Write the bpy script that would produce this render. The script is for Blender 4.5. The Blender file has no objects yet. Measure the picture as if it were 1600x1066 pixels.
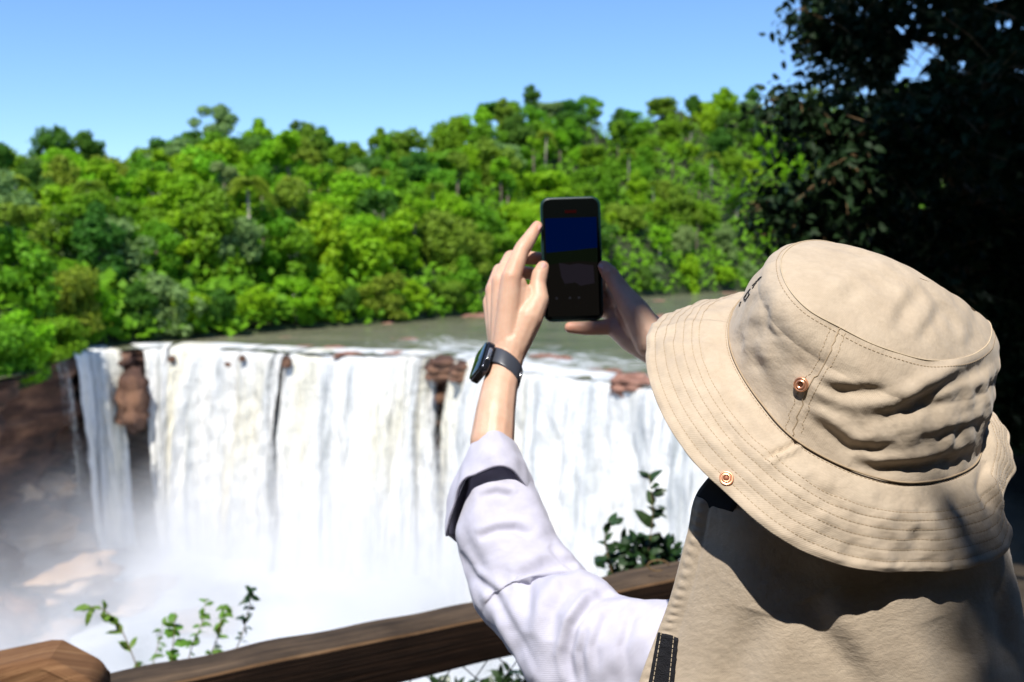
import bpy, math, random
import numpy as np
from mathutils import Vector, Matrix, noise as mn
rad = math.radians
random.seed(7); RNG = np.random.default_rng(7)
S = bpy.context.scene
# ------------------------------------------------------------------ camera
CAMZ = 1.75; PITCH = rad(4.752); FPX = 1600.0
cam_d = bpy.data.cameras.new("Camera"); cam = bpy.data.objects.new("Camera", cam_d)
S.collection.objects.link(cam); S.camera = cam
cam.location = (0, 0, CAMZ); cam.rotation_euler = (rad(90) - PITCH, 0, 0)
cam_d.sensor_width = 36; cam_d.lens = 36; cam_d.clip_start = 0.05; cam_d.clip_end = 6000
cam_d.dof.use_dof = True; cam_d.dof.focus_distance = 0.80; cam_d.dof.aperture_fstop = 9.0
# ------------------------------------------------------------------ sun and sky
SUN_EL, SUN_LEFT = rad(56), rad(15)          # the sun stands behind the camera, a little to the left
W = bpy.data.worlds.new("World"); S.world = W; W.use_nodes = True
nt = W.node_tree; bgn = nt.nodes["Background"]
sky = nt.nodes.new("ShaderNodeTexSky"); sky.sky_type = 'NISHITA'; sky.sun_disc = False
sky.sun_elevation = SUN_EL; sky.sun_rotation = math.pi + SUN_LEFT
sky.altitude = 200; sky.air_density = 1.0; sky.dust_density = 0.0; sky.ozone_density = 10
nt.links.new(sky.outputs[0], bgn.inputs[0]); bgn.inputs[1].default_value = 0.13
sd = Vector((-math.sin(SUN_LEFT) * math.cos(SUN_EL), -math.cos(SUN_LEFT) * math.cos(SUN_EL), math.sin(SUN_EL)))
sl = bpy.data.lights.new("Sun", 'SUN'); sl.energy = 4.6; sl.angle = rad(0.53); sl.color = (1, .955, .88)
so = bpy.data.objects.new("Sun", sl); S.collection.objects.link(so)
so.rotation_euler = sd.to_track_quat('Z', 'Y').to_euler(); so.location = (0, 0, 30)
S.view_settings.view_transform = 'Standard'; S.view_settings.look = 'None'
S.view_settings.exposure = 0.52; S.view_settings.gamma = 1
S.cycles.max_bounces = 8; S.cycles.transparent_max_bounces = 24; S.cycles.volume_bounces = 2
S.cycles.volume_step_rate = 2.0; S.cycles.use_denoising = True
# ------------------------------------------------------------------ coordinates
R_ = np.array([1., 0, 0]); U_ = np.array([0, math.sin(PITCH), math.cos(PITCH)])
B_ = np.array([0, -math.cos(PITCH), math.sin(PITCH)]); C0 = np.array([0, 0, CAMZ])
def P(px, py, d):
    """a point of the place, from its bearing in the survey photo and its distance"""
    return C0 + R_ * ((px - 800) / FPX * d) + U_ * ((533 - py) / FPX * d) - B_ * d
def G(px, py, z):
    """where the bearing meets the level z"""
    v = P(px, py, 1.0) - C0
    return C0 + v * ((z - CAMZ) / v[2])
def PX(p):
    q = np.asarray(p) - C0; d = -(q @ B_)
    return np.stack([800 + (q @ R_) / d * FPX, 533 - (q @ U_) / d * FPX, d], -1)
def nrm(v): v = np.asarray(v, float); return v / (np.linalg.norm(v, axis=-1, keepdims=True) + 1e-12)
# ------------------------------------------------------------------ object helpers
def tag(o, label=None, cat=None, group=None, kind=None):
    if label: o['label'] = label
    if cat: o['category'] = cat
    if group: o['group'] = group
    if kind: o['kind'] = kind
    return o
def link(o, parent=None):
    S.collection.objects.link(o)
    if parent is not None: o.parent = parent
    return o
def empty(name, loc=(0, 0, 0)):
    o = bpy.data.objects.new(name, None); o.location = loc; o.empty_display_size = .1
    S.collection.objects.link(o); bpy.context.view_layer.update(); return o
def wmat(o):
    return o.matrix_basis.copy() if o.parent is None else wmat(o.parent) @ o.matrix_parent_inverse @ o.matrix_basis
def put(name, me, parent=None, mat=None, smooth=True):
    """link a mesh whose coordinates are world coordinates"""
    if mat is not None and not me.materials: me.materials.append(mat)
    if smooth: me.polygons.foreach_set('use_smooth', [True] * len(me.polygons))
    o = bpy.data.objects.new(name, me); S.collection.objects.link(o)
    if parent is not None:
        o.parent = parent; o.matrix_parent_inverse = wmat(parent).inverted()
    return o
def mesh(name, v, f, uv=None):
    me = bpy.data.meshes.new(name); v = np.asarray(v, float)
    if isinstance(f, np.ndarray):
        n, k = f.shape
        me.vertices.add(len(v)); me.vertices.foreach_set('co', v.ravel())
        me.loops.add(n * k); me.loops.foreach_set('vertex_index', f.ravel().astype(np.int32))
        me.polygons.add(n); me.polygons.foreach_set('loop_start', (np.arange(n) * k).astype(np.int32))
        me.update(calc_edges=True)
    else:
        me.from_pydata(v.tolist(), [], [list(x) for x in f]); me.update()
    if uv is not None:
        uvl = me.uv_layers.new(name="UVMap")
        li = np.empty(len(me.loops), np.int32); me.loops.foreach_get('vertex_index', li)
        uvl.data.foreach_set('uv', np.asarray(uv)[li].ravel())
    return me
def grid_faces(n, m, wrap=False):
    i = np.arange(n - 1)[:, None]; j = np.arange(m if wrap else m - 1)[None, :]; j2 = (j + 1) % m
    return np.stack([i * m + j + 0 * i, i * m + j2, (i + 1) * m + j2, (i + 1) * m + j], -1).reshape(-1, 4)
def gnormals(V, wrap=False):
    du = np.gradient(V, axis=0)
    if wrap: dv = np.roll(V, -1, 1) - np.roll(V, 1, 1)
    else: dv = np.gradient(V, axis=1)
    return nrm(np.cross(du, dv))
def attr(me, name, vals):
    a = me.attributes.new(name, 'FLOAT', 'POINT'); a.data.foreach_set('value', np.asarray(vals, np.float32).ravel())
class MB:
    def __init__(s): s.v = []; s.f = []
    def add(s, v, f):
        o = len(s.v); s.v += [tuple(x) for x in v]; s.f += [[i + o for i in x] for x in f]
    def tube(s, pts, rs, n=8, cap=True):
        pts = [np.asarray(p, float) for p in pts]
        if not hasattr(rs, '__len__'): rs = [rs] * len(pts)
        o = len(s.v); x = None
        for i, p in enumerate(pts):
            t = nrm(pts[min(i + 1, len(pts) - 1)] - pts[max(i - 1, 0)])
            if x is None: x = nrm(np.cross(t, [0, 0, 1.] if abs(t[2]) < .9 else [1., 0, 0]))
            else: x = nrm(x - t * (x @ t))
            y = np.cross(t, x)
            for k in range(n):
                a = 2 * math.pi * k / n; s.v.append(tuple(p + rs[i] * (x * math.cos(a) + y * math.sin(a))))
        for i in range(len(pts) - 1):
            for k in range(n):
                k2 = (k + 1) % n; s.f.append([o + i * n + k, o + i * n + k2, o + (i + 1) * n + k2, o + (i + 1) * n + k])
        if cap:
            s.f.append([o + k for k in range(n)][::-1]); s.f.append([o + (len(pts) - 1) * n + k for k in range(n)])
    def box(s, c, ax, ay, az):
        c, ax, ay, az = [np.asarray(q, float) for q in (c, ax, ay, az)]
        v = [c + i * ax + j * ay + k * az for i in (-1, 1) for j in (-1, 1) for k in (-1, 1)]
        s.add(v, [(0, 1, 3, 2), (4, 6, 7, 5), (0, 4, 5, 1), (2, 3, 7, 6), (0, 2, 6, 4), (1, 5, 7, 3)])
    def ball(s, c, r, nu=10, nv=8, ax=None):
        c = np.asarray(c, float); r = np.ones(3) * r if np.isscalar(r) else np.asarray(r)
        ax = np.eye(3) if ax is None else np.asarray(ax)
        v = []
        for i in range(nv + 1):
            t = math.pi * i / nv
            for k in range(nu):
                a = 2 * math.pi * k / nu
                q = np.array([math.sin(t) * math.cos(a), math.sin(t) * math.sin(a), math.cos(t)]) * r
                v.append(c + q @ ax)
        s.add(v, [(i * nu + k, i * nu + (k + 1) % nu, (i + 1) * nu + (k + 1) % nu, (i + 1) * nu + k) for i in range(nv) for k in range(nu)])
    def me(s, name): return mesh(name, s.v, s.f)
    def build(s, name, mat, parent=None, smooth=True): return put(name, s.me(name), parent, mat, smooth)
def bake(me, mods):
    """apply modifiers to a mesh without operators"""
    o = bpy.data.objects.new("work", me); S.collection.objects.link(o)
    for t, kw in mods:
        m = o.modifiers.new(t, t)
        for k, v in kw.items(): setattr(m, k, v)
    dg = bpy.context.evaluated_depsgraph_get(); dg.update()
    r = bpy.data.meshes.new_from_object(o.evaluated_get(dg)); bpy.data.objects.remove(o); return r
def waves(seed, n, lo, hi, aniso=(1, 1, 1)):
    """smooth random field on 3-D points"""
    r = np.random.default_rng(seed); k = nrm(r.normal(size=(n, 3))) * (2 * math.pi / np.exp(r.uniform(np.log(lo), np.log(hi), (n, 1)))) * np.array(aniso)
    ph = r.uniform(0, 6.28, n)
    def f(p): return np.sin(np.asarray(p) @ k.T + ph).sum(-1) / math.sqrt(n / 2)
    return f
def interp(x, xs, ys):
    """smooth (Catmull-Rom) interpolation of rows ys at xs"""
    xs = np.asarray(xs, float); ys = np.asarray(ys, float); x = np.clip(x, xs[0], xs[-1])
    m = np.gradient(ys, xs, axis=0)
    i = np.clip(np.searchsorted(xs, x) - 1, 0, len(xs) - 2); h = xs[i + 1] - xs[i]; t = (x - xs[i]) / h
    if ys.ndim > 1: h = h[:, None]; t = t[:, None]
    return (2*t**3 - 3*t**2 + 1) * ys[i] + (t**3 - 2*t**2 + t) * h * m[i] + (-2*t**3 + 3*t**2) * ys[i + 1] + (t**3 - t**2) * h * m[i + 1]
def fold(V, N, line, w, a, ledge=0.0, face=True):
    """press a crease into a cloth grid along a line surveyed in the photo (a: depth; ledge: lip above it)"""
    q = PX(V); L = np.asarray(line, float); best = np.full(q.shape[:-1], 1e9); sgn = np.zeros_like(best); par = np.zeros_like(best)
    for i in range(len(L) - 1):
        d = L[i + 1] - L[i]; l2 = d @ d; r = q[..., :2] - L[i]
        t = np.clip((r @ d) / l2, 0, 1); e = r - t[..., None] * d; dist = np.hypot(e[..., 0], e[..., 1])
        m = dist < best; best = np.where(m, dist, best); cr = d[0] * r[..., 1] - d[1] * r[..., 0]
        sgn = np.where(m, np.sign(cr), sgn); par = np.where(m, (i + t) / (len(L) - 1), par)
    sdist = best * sgn; tp = np.sin(np.clip(par, 0, 1) * math.pi) ** .6
    disp = -a * np.exp(-((sdist - .5 * w * (ledge > 0)) / w) ** 2) + ledge * np.exp(-((sdist + w) / w) ** 2)
    k = tp
    if face: k = k * (np.einsum('...i,...i', N, C0 - V) > 0)
    return V + N * (disp * k)[..., None]
# ------------------------------------------------------------------ materials
def mat(name, col, rough=.7, spec=.3, **kw):
    m = bpy.data.materials.new(name); m.use_nodes = True; b = m.node_tree.nodes["Principled BSDF"]
    b.inputs["Base Color"].default_value = (*col, 1); b.inputs["Roughness"].default_value = rough
    b.inputs["Specular IOR Level"].default_value = spec
    for k, v in kw.items(): b.inputs[k.replace('_', ' ')].default_value = v
    return m
def nd(m, t, **kw):
    n = m.node_tree.nodes.new(t)
    for k, v in kw.items():
        if k in n.inputs: n.inputs[k].default_value = v
        else: setattr(n, k, v)
    return n
def lk(m, a, b): m.node_tree.links.new(a, b)
def bs(m): return m.node_tree.nodes["Principled BSDF"]
def coord(m, scale=(1, 1, 1), rot=(0, 0, 0), src='Object'):
    c = nd(m, "ShaderNodeTexCoord"); mp = nd(m, "ShaderNodeMapping")
    mp.inputs['Scale'].default_value = scale; mp.inputs['Rotation'].default_value = rot
    lk(m, c.outputs[src], mp.inputs['Vector']); return mp.outputs[0]
def noisy(m, vec, scale, detail=4, rough=.6):
    n = nd(m, "ShaderNodeTexNoise"); n.inputs['Scale'].default_value = scale; n.inputs['Detail'].default_value = detail
    n.inputs['Roughness'].default_value = rough
    if vec is not None: lk(m, vec, n.inputs['Vector'])
    return n.outputs[0]
def ramp(m, fac, stops):
    r = nd(m, "ShaderNodeValToRGB"); e = r.color_ramp.elements
    while len(e) < len(stops): e.new(.5)
    for q, (p, c) in zip(e, stops): q.position = p; q.color = (*c, 1) if len(c) == 3 else c
    lk(m, fac, r.inputs[0]); return r.outputs[0]
def math_(m, op, a, b=None):
    n = nd(m, "ShaderNodeMath", operation=op)
    for i, q in enumerate((a, b)):
        if q is None: continue
        if hasattr(q, 'is_output'): lk(m, q, n.inputs[i])
        else: n.inputs[i].default_value = q
    return n.outputs[0]
def mixc(m, fac, a, b, mode='MIX'):
    n = nd(m, "ShaderNodeMix", data_type='RGBA', blend_type=mode)
    for i, q in ((0, fac), (6, a), (7, b)):
        if hasattr(q, 'is_output'): lk(m, q, n.inputs[i])
        else: n.inputs[i].default_value = q if i == 0 else (*q, 1)
    return n.outputs[2]
def bump(m, h, dist, strength=1, prev=None):
    b = nd(m, "ShaderNodeBump"); b.inputs['Distance'].default_value = dist; b.inputs['Strength'].default_value = strength
    lk(m, h, b.inputs['Height'])
    if prev is not None: lk(m, prev, b.inputs['Normal'])
    return b.outputs[0]
def leaf_mat(name, col, var=.35, trans=.35, rough=.55, spec=.3, scale=.25, warm=.0):
    m = mat(name, col, rough, spec); oi = nd(m, "ShaderNodeObjectInfo")
    v = coord(m); n = noisy(m, v, scale, 2)
    hs = nd(m, "ShaderNodeHueSaturation"); hs.inputs['Color'].default_value = (*col, 1)
    lk(m, math_(m, 'ADD', math_(m, 'MULTIPLY', oi.outputs['Random'], .05), .475), hs.inputs['Hue'])
    lk(m, math_(m, 'ADD', math_(m, 'MULTIPLY', n, 2 * var), 1 - var), hs.inputs['Value'])
    at = nd(m, "ShaderNodeAttribute", attribute_name='tone')
    c2 = mixc(m, math_(m, 'MULTIPLY', at.outputs['Fac'], .55), hs.outputs[0], (col[0] * 1.75 + warm, col[1] * 1.75, col[2] * 1.3))
    lk(m, c2, bs(m).inputs['Base Color'])
    tr = nd(m, "ShaderNodeBsdfTranslucent"); lk(m, c2, tr.inputs[0]); mx = nd(m, "ShaderNodeMixShader")
    mx.inputs[0].default_value = trans; lk(m, bs(m).outputs[0], mx.inputs[1]); lk(m, tr.outputs[0], mx.inputs[2])
    lk(m, mx.outputs[0], m.node_tree.nodes['Material Output'].inputs[0]); return m
def cloth_mat(name, col, col2, weave=900, bmp=.0004, mott=14, rough=.9, contrast=.16):
    m = mat(name, col, rough, .15, Sheen_Weight=.15)
    uv = coord(m, src='UV'); n = noisy(m, uv, mott, 5)
    n2 = noisy(m, coord(m, (1, 1, 1), src='UV'), mott * 6, 3)
    c = mixc(m, ramp(m, n, [(.3, (0, 0, 0)), (.7, (1, 1, 1))]), col, col2)
    wv = nd(m, "ShaderNodeTexWave", wave_type='BANDS', bands_direction='DIAGONAL'); wv.inputs['Scale'].default_value = weave
    wv.inputs['Distortion'].default_value = 1.2; wv.inputs['Detail'].default_value = 1; lk(m, uv, wv.inputs['Vector'])
    g = math_(m, 'ADD', math_(m, 'MULTIPLY', wv.outputs['Fac'], contrast), 1 - contrast * .6)
    g = math_(m, 'MULTIPLY', g, math_(m, 'ADD', math_(m, 'MULTIPLY', n2, .25), .875))
    cc = nd(m, "ShaderNodeCombineColor"); [lk(m, g, cc.inputs[i]) for i in range(3)]
    lk(m, mixc(m, 1.0, c, cc.outputs[0], 'MULTIPLY'), bs(m).inputs['Base Color'])
    lk(m, bump(m, n2, .0012, .5, bump(m, wv.outputs['Fac'], bmp, .5)), bs(m).inputs['Normal']); return m
M = {}
M['hat'] = cloth_mat('khaki twill', (.44, .355, .265), (.51, .42, .32), weave=350, mott=30, contrast=.08, bmp=.0001)
M['hat_edge'] = cloth_mat('khaki twill hem', (.47, .35, .22), (.55, .42, .28), weave=190, mott=40)
M['thread'] = mat('khaki thread', (.37, .28, .185), .8)
M['piping'] = mat('pale piping', (.53, .43, .30), .9)
M['flap_shade'] = mat('painted flap shade', (.015, .018, .022), .8)  # black that stands in for the shade on the flap corner
M['hook'] = mat('black hook tape', (.012, .012, .016), .75)
lk(M['hook'], bump(M['hook'], noisy(M['hook'], coord(M['hook']), 900, 2), .002, 1), bs(M['hook']).inputs['Normal'])
M['rivet'] = mat('copper rivet', (.85, .42, .25), .32, .5, Metallic=.75)
M['rivet_dark'] = mat('rivet hole', (.16, .06, .03), .5, .4, Metallic=.6)
M['ink'] = mat('dark embroidery', (.02, .02, .022), .7)
M['shirt'] = cloth_mat('lilac white shirt', (.47, .465, .57), (.51, .505, .60), weave=300, bmp=.0002, mott=12, contrast=.04)
M['trousers'] = mat('dark trousers', (.05, .06, .08), .8)
m = M['skin'] = mat('skin', (.62, .37, .25), .45, .35, Subsurface_Weight=.18, Subsurface_Scale=.006)
bs(m).inputs['Subsurface Radius'].default_value = (1, .35, .2)
n = noisy(m, coord(m), 28, 4); lk(m, mixc(m, ramp(m, n, [(.35, (0, 0, 0)), (.7, (1, 1, 1))]), (.60, .36, .255), (.69, .46, .345)), bs(m).inputs['Base Color'])
bl = nd(m, "ShaderNodeAttribute", attribute_name='blush')
base = mixc(m, ramp(m, n, [(.35, (0, 0, 0)), (.7, (1, 1, 1))]), (.60, .36, .25), (.69, .455, .335))
lk(m, mixc(m, math_(m, 'MULTIPLY', bl.outputs['Fac'], .6), base, (.62, .25, .17)), bs(m).inputs['Base Color'])
wv = nd(m, "ShaderNodeTexWave", wave_type='BANDS'); wv.inputs['Scale'].default_value = 30; wv.inputs['Distortion'].default_value = 9; wv.inputs['Detail'].default_value = 3; lk(m, coord(m), wv.inputs['Vector'])
lk(m, bump(m, noisy(m, coord(m), 130, 4), .0011, .4, bump(m, wv.outputs['Fac'], .0004, .25)), bs(m).inputs['Normal'])
M['nail'] = mat('nail', (.62, .36, .32), .25, .5)
M['lips'] = mat('lips', (.5, .2, .17), .4)
M['eye'] = mat('eye white', (.8, .8, .78), .2); M['iris'] = mat('iris', (.05, .03, .02), .2)
M['hair'] = mat('dark hair', (.012, .009, .008), .45)
M['strap'] = mat('grey rubber strap', (.045, .05, .065), .34, .6)
M['watchcase'] = mat('dark metal', (.05, .055, .07), .22, .5, Metallic=.8)
M['glass'] = mat('black glass', (.003, .004, .004), .12, .12)
M['watch_glass'] = mat('watch glass', (.006, .008, .006), .06, .7)
M['silver'] = mat('silver trim', (.75, .76, .78), .25, .5, Metallic=.9)
M['case'] = mat('teal phone case', (.002, .022, .022), .4, .4)
M['black'] = mat('black', (.004, .004, .005), .35, .3)
def emis(name, col, s):
    m = mat(name, (0, 0, 0), .1, .3); bs(m).inputs['Emission Color'].default_value = (*col, 1)
    bs(m).inputs['Emission Strength'].default_value = s; return m
M['scr_sky'] = emis('screen sky', (.0, .006, .055), .42)
M['scr_dark'] = emis('screen dark', (.008, .007, .006), .5)
M['scr_fall'] = emis('screen falls', (.018, .015, .021), .5)
M['scr_green'] = emis('screen forest', (.006, .010, .005), .4)
M['scr_red'] = emis('screen red', (.03, .004, .004), .5)
M['scr_icon'] = emis('screen icon', (.02, .02, .025), .6)
def wood(name, a, b, c, rough=.6, axis='X'):
    m = mat(name, a, .85, .12)
    sc = (1.2, 16, 16)
    v = coord(m, sc, src='UV'); n = noisy(m, v, 3.2, 8, .65)
    n2 = noisy(m, coord(m, src='UV'), 5, 5)
    c1 = ramp(m, n, [(.3, a), (.5, b), (.72, c)])
    c2 = mixc(m, ramp(m, n2, [(.4, (0, 0, 0)), (.75, (.75, .75, .75))]), c1, tuple(x * .45 for x in a))
    lk(m, c2, bs(m).inputs['Base Color']); lk(m, bump(m, n, .006, .9), bs(m).inputs['Normal']); return m
M['rail'] = wood('shade painted dark wood', (.008, .005, .004), (.016, .009, .006), (.045, .024, .014))  # shade on the timber sides painted in as a darker brown
M['rail_top'] = wood('lit painted rail top', (.035, .026, .020), (.085, .060, .042), (.16, .11, .07))  # light on the top face painted in as a paler tone
M['rail_edge'] = wood('lit worn rail edge', (.06, .035, .018), (.17, .10, .055), (.34, .22, .13))  # orange line: light on the worn front edge, painted in
M['post'] = wood('orange brown wood', (.09, .040, .018), (.21, .11, .055), (.30, .17, .085))
M['endgrain'] = wood('end grain', (.02, .012, .008), (.05, .028, .015), (.10, .06, .03))
M['wire'] = mat('dull wire', (.03, .03, .03), .6, .3)
def rockmat(name, a, b, c, sc=.35, bd=.25):
    m = mat(name, a, .8, .25); v = coord(m, (1, 1, 1.8)); n = noisy(m, v, sc, 8, .62)
    v2 = coord(m, (1, 1, 5)); n2 = noisy(m, v2, sc * .8, 5)
    f = math_(m, 'ADD', math_(m, 'MULTIPLY', n, .6), math_(m, 'MULTIPLY', n2, .4))
    lk(m, ramp(m, f, [(.36, a), (.5, b), (.62, c)]), bs(m).inputs['Base Color'])
    lk(m, bump(m, n, bd, .9), bs(m).inputs['Normal']); return m
M['cliff'] = rockmat('red brown basalt', (.020, .014, .012), (.10, .052, .036), (.26, .14, .085), .30, .5)
M['rock'] = rockmat('rust river rock', (.10, .05, .035), (.26, .13, .09), (.38, .22, .16), .9, .15)
M['tan_rock'] = rockmat('tan rock', (.16, .095, .055), (.38, .25, .15), (.52, .38, .25), .35, .3)
M['soil'] = rockmat('forest floor', (.012, .018, .006), (.03, .045, .012), (.05, .05, .025), .6, .1)
M['earth'] = rockmat('earth', (.03, .022, .015), (.06, .045, .03), (.09, .07, .045), 2, .03)
M['bark'] = rockmat('bark', (.06, .045, .03), (.13, .10, .07), (.24, .20, .15), 3, .05)
M['pale_bark'] = rockmat('pale bark', (.22, .19, .15), (.34, .30, .24), (.42, .38, .32), 3, .03)
M['twig'] = mat('twig', (.16, .10, .045), .7)
M['deck'] = wood('deck boards', (.10, .06, .035), (.16, .10, .06), (.22, .15, .09))
# ------------------------------------------------------------------ river, falls, cliff, hill
ZR = 1.75 - 8.0; ZP = -24.0
lip_px = [(-500, 660), (-250, 628), (-60, 602), (60, 576), (112, 553), (180, 547), (250, 543), (350, 545), (450, 551), (560, 554), (700, 560), (820, 582), (900, 592), (1000, 603), (1130, 624), (1300, 660), (1500, 712), (1750, 800)]
LIP = np.array([G(x, y, ZR)[:2] for x, y in lip_px]); LPX = np.array([a for a, b in lip_px], float)
_lw = waves(201, 16, 30, 160)
def lip_at(px):
    px = np.atleast_1d(np.asarray(px, float)); b = interp(px, LPX, LIP); return b * (1 + .0035 * _lw(np.stack([px, 0 * px, 0 * px], -1)))[:, None]
bank_px = [(-600, 640), (-300, 612), (-100, 590), (40, 570), (112, 549), (200, 538), (350, 526), (450, 516), (640, 502), (760, 489), (900, 472), (1010, 463), (1160, 454), (1300, 447), (1500, 440), (1800, 434), (2300, 430)]
BPX = np.array([a for a, b in bank_px], float); BANK = np.array([G(x, y, ZR)[:2] for x, y in bank_px])
sky_px = [(-600, 275), (-100, 276), (40, 266), (60, 256), (140, 236), (190, 268), (260, 228), (340, 212), (440, 216), (520, 228), (600, 222), (660, 216), (740, 172), (830, 156), (920, 163), (960, 186), (1010, 156), (1150, 150), (1250, 164), (1400, 150), (1700, 150), (2300, 150)]
SPX = np.array([a for a, b in sky_px], float); SPY = np.array([b for a, b in sky_px], float)
DEEP = 95.0
def hill(px, s):
    """ground point on the far slope: bearing column px, fraction s from the water's edge to the crest"""
    px = np.asarray(px, float); s = np.asarray(s, float)
    b = interp(px, BPX, BANK); dist = np.linalg.norm(b, axis=-1); dirn = b / dist[:, None]
    dc = dist + DEEP
    zc = 1.75 + (400 - np.interp(px, SPX, SPY)) / FPX * dc - 7.5
    t = np.clip(s, 0, None); z = ZR + .3 + (zc - ZR) * np.where(t < 1, t ** .8 * (1 - .12 * np.sin(t * math.pi)), 1 - .10 * (t - 1))
    xy = b + dirn * (s * DEEP)[:, None]
    return np.concatenate([xy, z[:, None]], 1)
cols = np.linspace(-600, 2300, 146); rows = np.concatenate([[-.02], np.linspace(0, 1, 26), [1.3, 2, 3.5, 6]])
V = np.stack([hill(cols, np.full(len(cols), s)) for s in rows]); V[0, :, 2] = ZR - 1.5
wf = waves(3, 14, 6, 40); V[2:, :, 2] += (wf(V[2:] * [1, 1, 0]) * .9)
o = put('hill', mesh('hill', V.reshape(-1, 3), grid_faces(len(rows), len(cols))), None, M['soil']); tag(o, kind='structure')
# river sheet, from the lip to beyond the bank
n = 150; px = np.linspace(-500, 1750, n); L = lip_at(px)
far = []
for i in range(n):
    b = interp(np.array([px[i]]), BPX, BANK)[0]; far.append(b * 1.06 if np.linalg.norm(b) > np.linalg.norm(L[i]) + 1 else L[i] * 1.02)
far = np.array(far); ts = np.linspace(0, 1, 60) ** 1.6
V = np.zeros((60, n, 3)); V[..., :2] = L[None] + (far - L)[None] * ts[:, None, None]
ww = waves(11, 24, .7, 5); V[..., 2] = ZR + ww(V * [1, 1, 0]) * .035
m = M['river'] = mat('brown green river', (.09, .10, .06), .12, .6)
at = nd(m, "ShaderNodeAttribute", attribute_name='foam'); v = coord(m, (.5, 1.6, 1)); nz = noisy(m, v, .8, 6, .65)
fo = ramp(m, math_(m, 'ADD', at.outputs['Fac'], math_(m, 'MULTIPLY', nz, 1.0)), [(.74, (0, 0, 0)), (.92, (1, 1, 1))])
wc = ramp(m, noisy(m, coord(m, (.25, .8, 1)), .25, 4), [(.35, (.095, .105, .055)), (.65, (.20, .19, .115))])
lk(m, mixc(m, fo, wc, (.80, .82, .82)), bs(m).inputs['Base Color'])
lk(m, math_(m, 'ADD', math_(m, 'MULTIPLY', fo, .5), .10), bs(m).inputs['Roughness'])
lk(m, bump(m, noisy(m, coord(m, (.6, 2.2, 1)), 1.5, 6), .30, 1), bs(m).inputs['Normal'])
me = mesh('river', V.reshape(-1, 3), grid_faces(60, n))
dl = np.linalg.norm(V[..., :2] - L[None], axis=-1)
foam = (.20 + .14 * waves(15, 10, 2, 9)(V * [1, 1, 0])) * np.exp(-dl / 4.0) + .17 * np.exp(-((dl - 12) / 9) ** 2) * (np.clip((px - 500) / 200, 0, 1)[None]); foam = foam * np.clip((px - 95) / 25, 0, 1)[None] - .3 * (px < 95)[None] + .15 * np.exp(-((px - 790) / 240) ** 2)[None] * (dl < 26); attr(me, 'foam', foam)
tag(put('river', me, None, m), kind='structure')
# plunge pool
m = M['pool'] = mat('foaming pool', (.7, .72, .74), .6, .3)
nz = noisy(m, coord(m, (1, 1, 1)), .09, 7, .6)
lk(m, ramp(m, nz, [(.36, (.20, .22, .21)), (.5, (.50, .52, .52)), (.64, (.82, .84, .85))]), bs(m).inputs['Base Color'])
lk(m, bump(m, nz, .8, 1), bs(m).inputs['Normal'])
xs = np.linspace(-160, 80, 90); ys = np.linspace(8, 130, 60); X, Y = np.meshgrid(xs, ys)
V = np.stack([X, Y, np.zeros_like(X)], -1); V[..., 2] = ZP + waves(5, 20, 2, 16)(V) * .25
tag(put('plunge_pool', mesh('plunge_pool', V.reshape(-1, 3), grid_faces(60, 90)), None, m), kind='structure')
# cliff under the lip
n = 300; px = np.linspace(-500, 1750, n); L = lip_at(px); tan = nrm(np.gradient(L, axis=0)); out = np.stack([tan[:, 1], -tan[:, 0]], -1)
out *= np.sign((out * -L).sum(-1))[:, None]
nz_ = 70; zz = np.linspace(0, 1, nz_)
V = np.zeros((nz_ + 2, n, 3)); V[0, :, :2] = L * 1.12; V[0, :, 2] = ZR - .9; V[1, :, :2] = L * 1.01; V[1, :, 2] = ZR - .25
rk = waves(21, 30, 1.2, 9, (1, 1, 1.6)); rk2 = waves(22, 10, 6, 25, (1, 1, .4))
for j, t in enumerate(zz):
    z = ZR - .3 + (ZP - 2 - ZR) * t
    p = np.concatenate([L, np.full((n, 1), z)], 1)
    ledge = .9 * math.sin(t * 34) * .4
    d = -1.6 + .6 * t + .45 * rk(p) + .9 * rk2(p) + ledge - 2.2 * math.exp(-((t - .45) / .22) ** 2)
    if j == 0: d = d * 0 - .1
    leftcave = np.clip((90 - px) / 120, 0, 1); d = d + leftcave * (9 * max(0, t - .45))
    p[:, :2] += out * d[:, None]; V[j + 2] = p
tag(put('cliff', mesh('cliff', V.reshape(-1, 3), grid_faces(nz_ + 2, n)), None, M['cliff']), kind='structure')
# rocks
def rock_mesh(seed, sub=4, flat=.6):
    import bmesh
    bm = bmesh.new(); bmesh.ops.create_icosphere(bm, subdivisions=sub, radius=1)
    f = waves(seed, 18, .5, 2.2)
    co = np.array([v.co[:] for v in bm.verts]); d = 1 + .16 * f(co)
    co = co * d[:, None]; co = np.sign(co) * np.abs(co) ** .75; g_ = waves(seed + 9, 14, .18, .6)(co); co = co * (1 + .05 * np.abs(g_))[:, None]; co[:, :2] *= (1 + .07 * np.sign(np.sin(co[:, 2] * 9 + seed)))[:, None]
    for v, c in zip(bm.verts, co): v.co = (c[0], c[1], c[2] * flat)
    me = bpy.data.meshes.new('rock'); bm.to_mesh(me); bm.free()
    me.polygons.foreach_set('use_smooth', [True] * len(me.polygons)); return me
RK = [rock_mesh(s, flat=fl) for s, fl in ((1, .5), (2, .6), (3, .7), (4, .45))]
for r in RK: r.materials.append(M['rock'])
RT = [r.copy() for r in RK]
for r in RT: r.materials.clear(); r.materials.append(M['tan_rock'])
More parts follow.
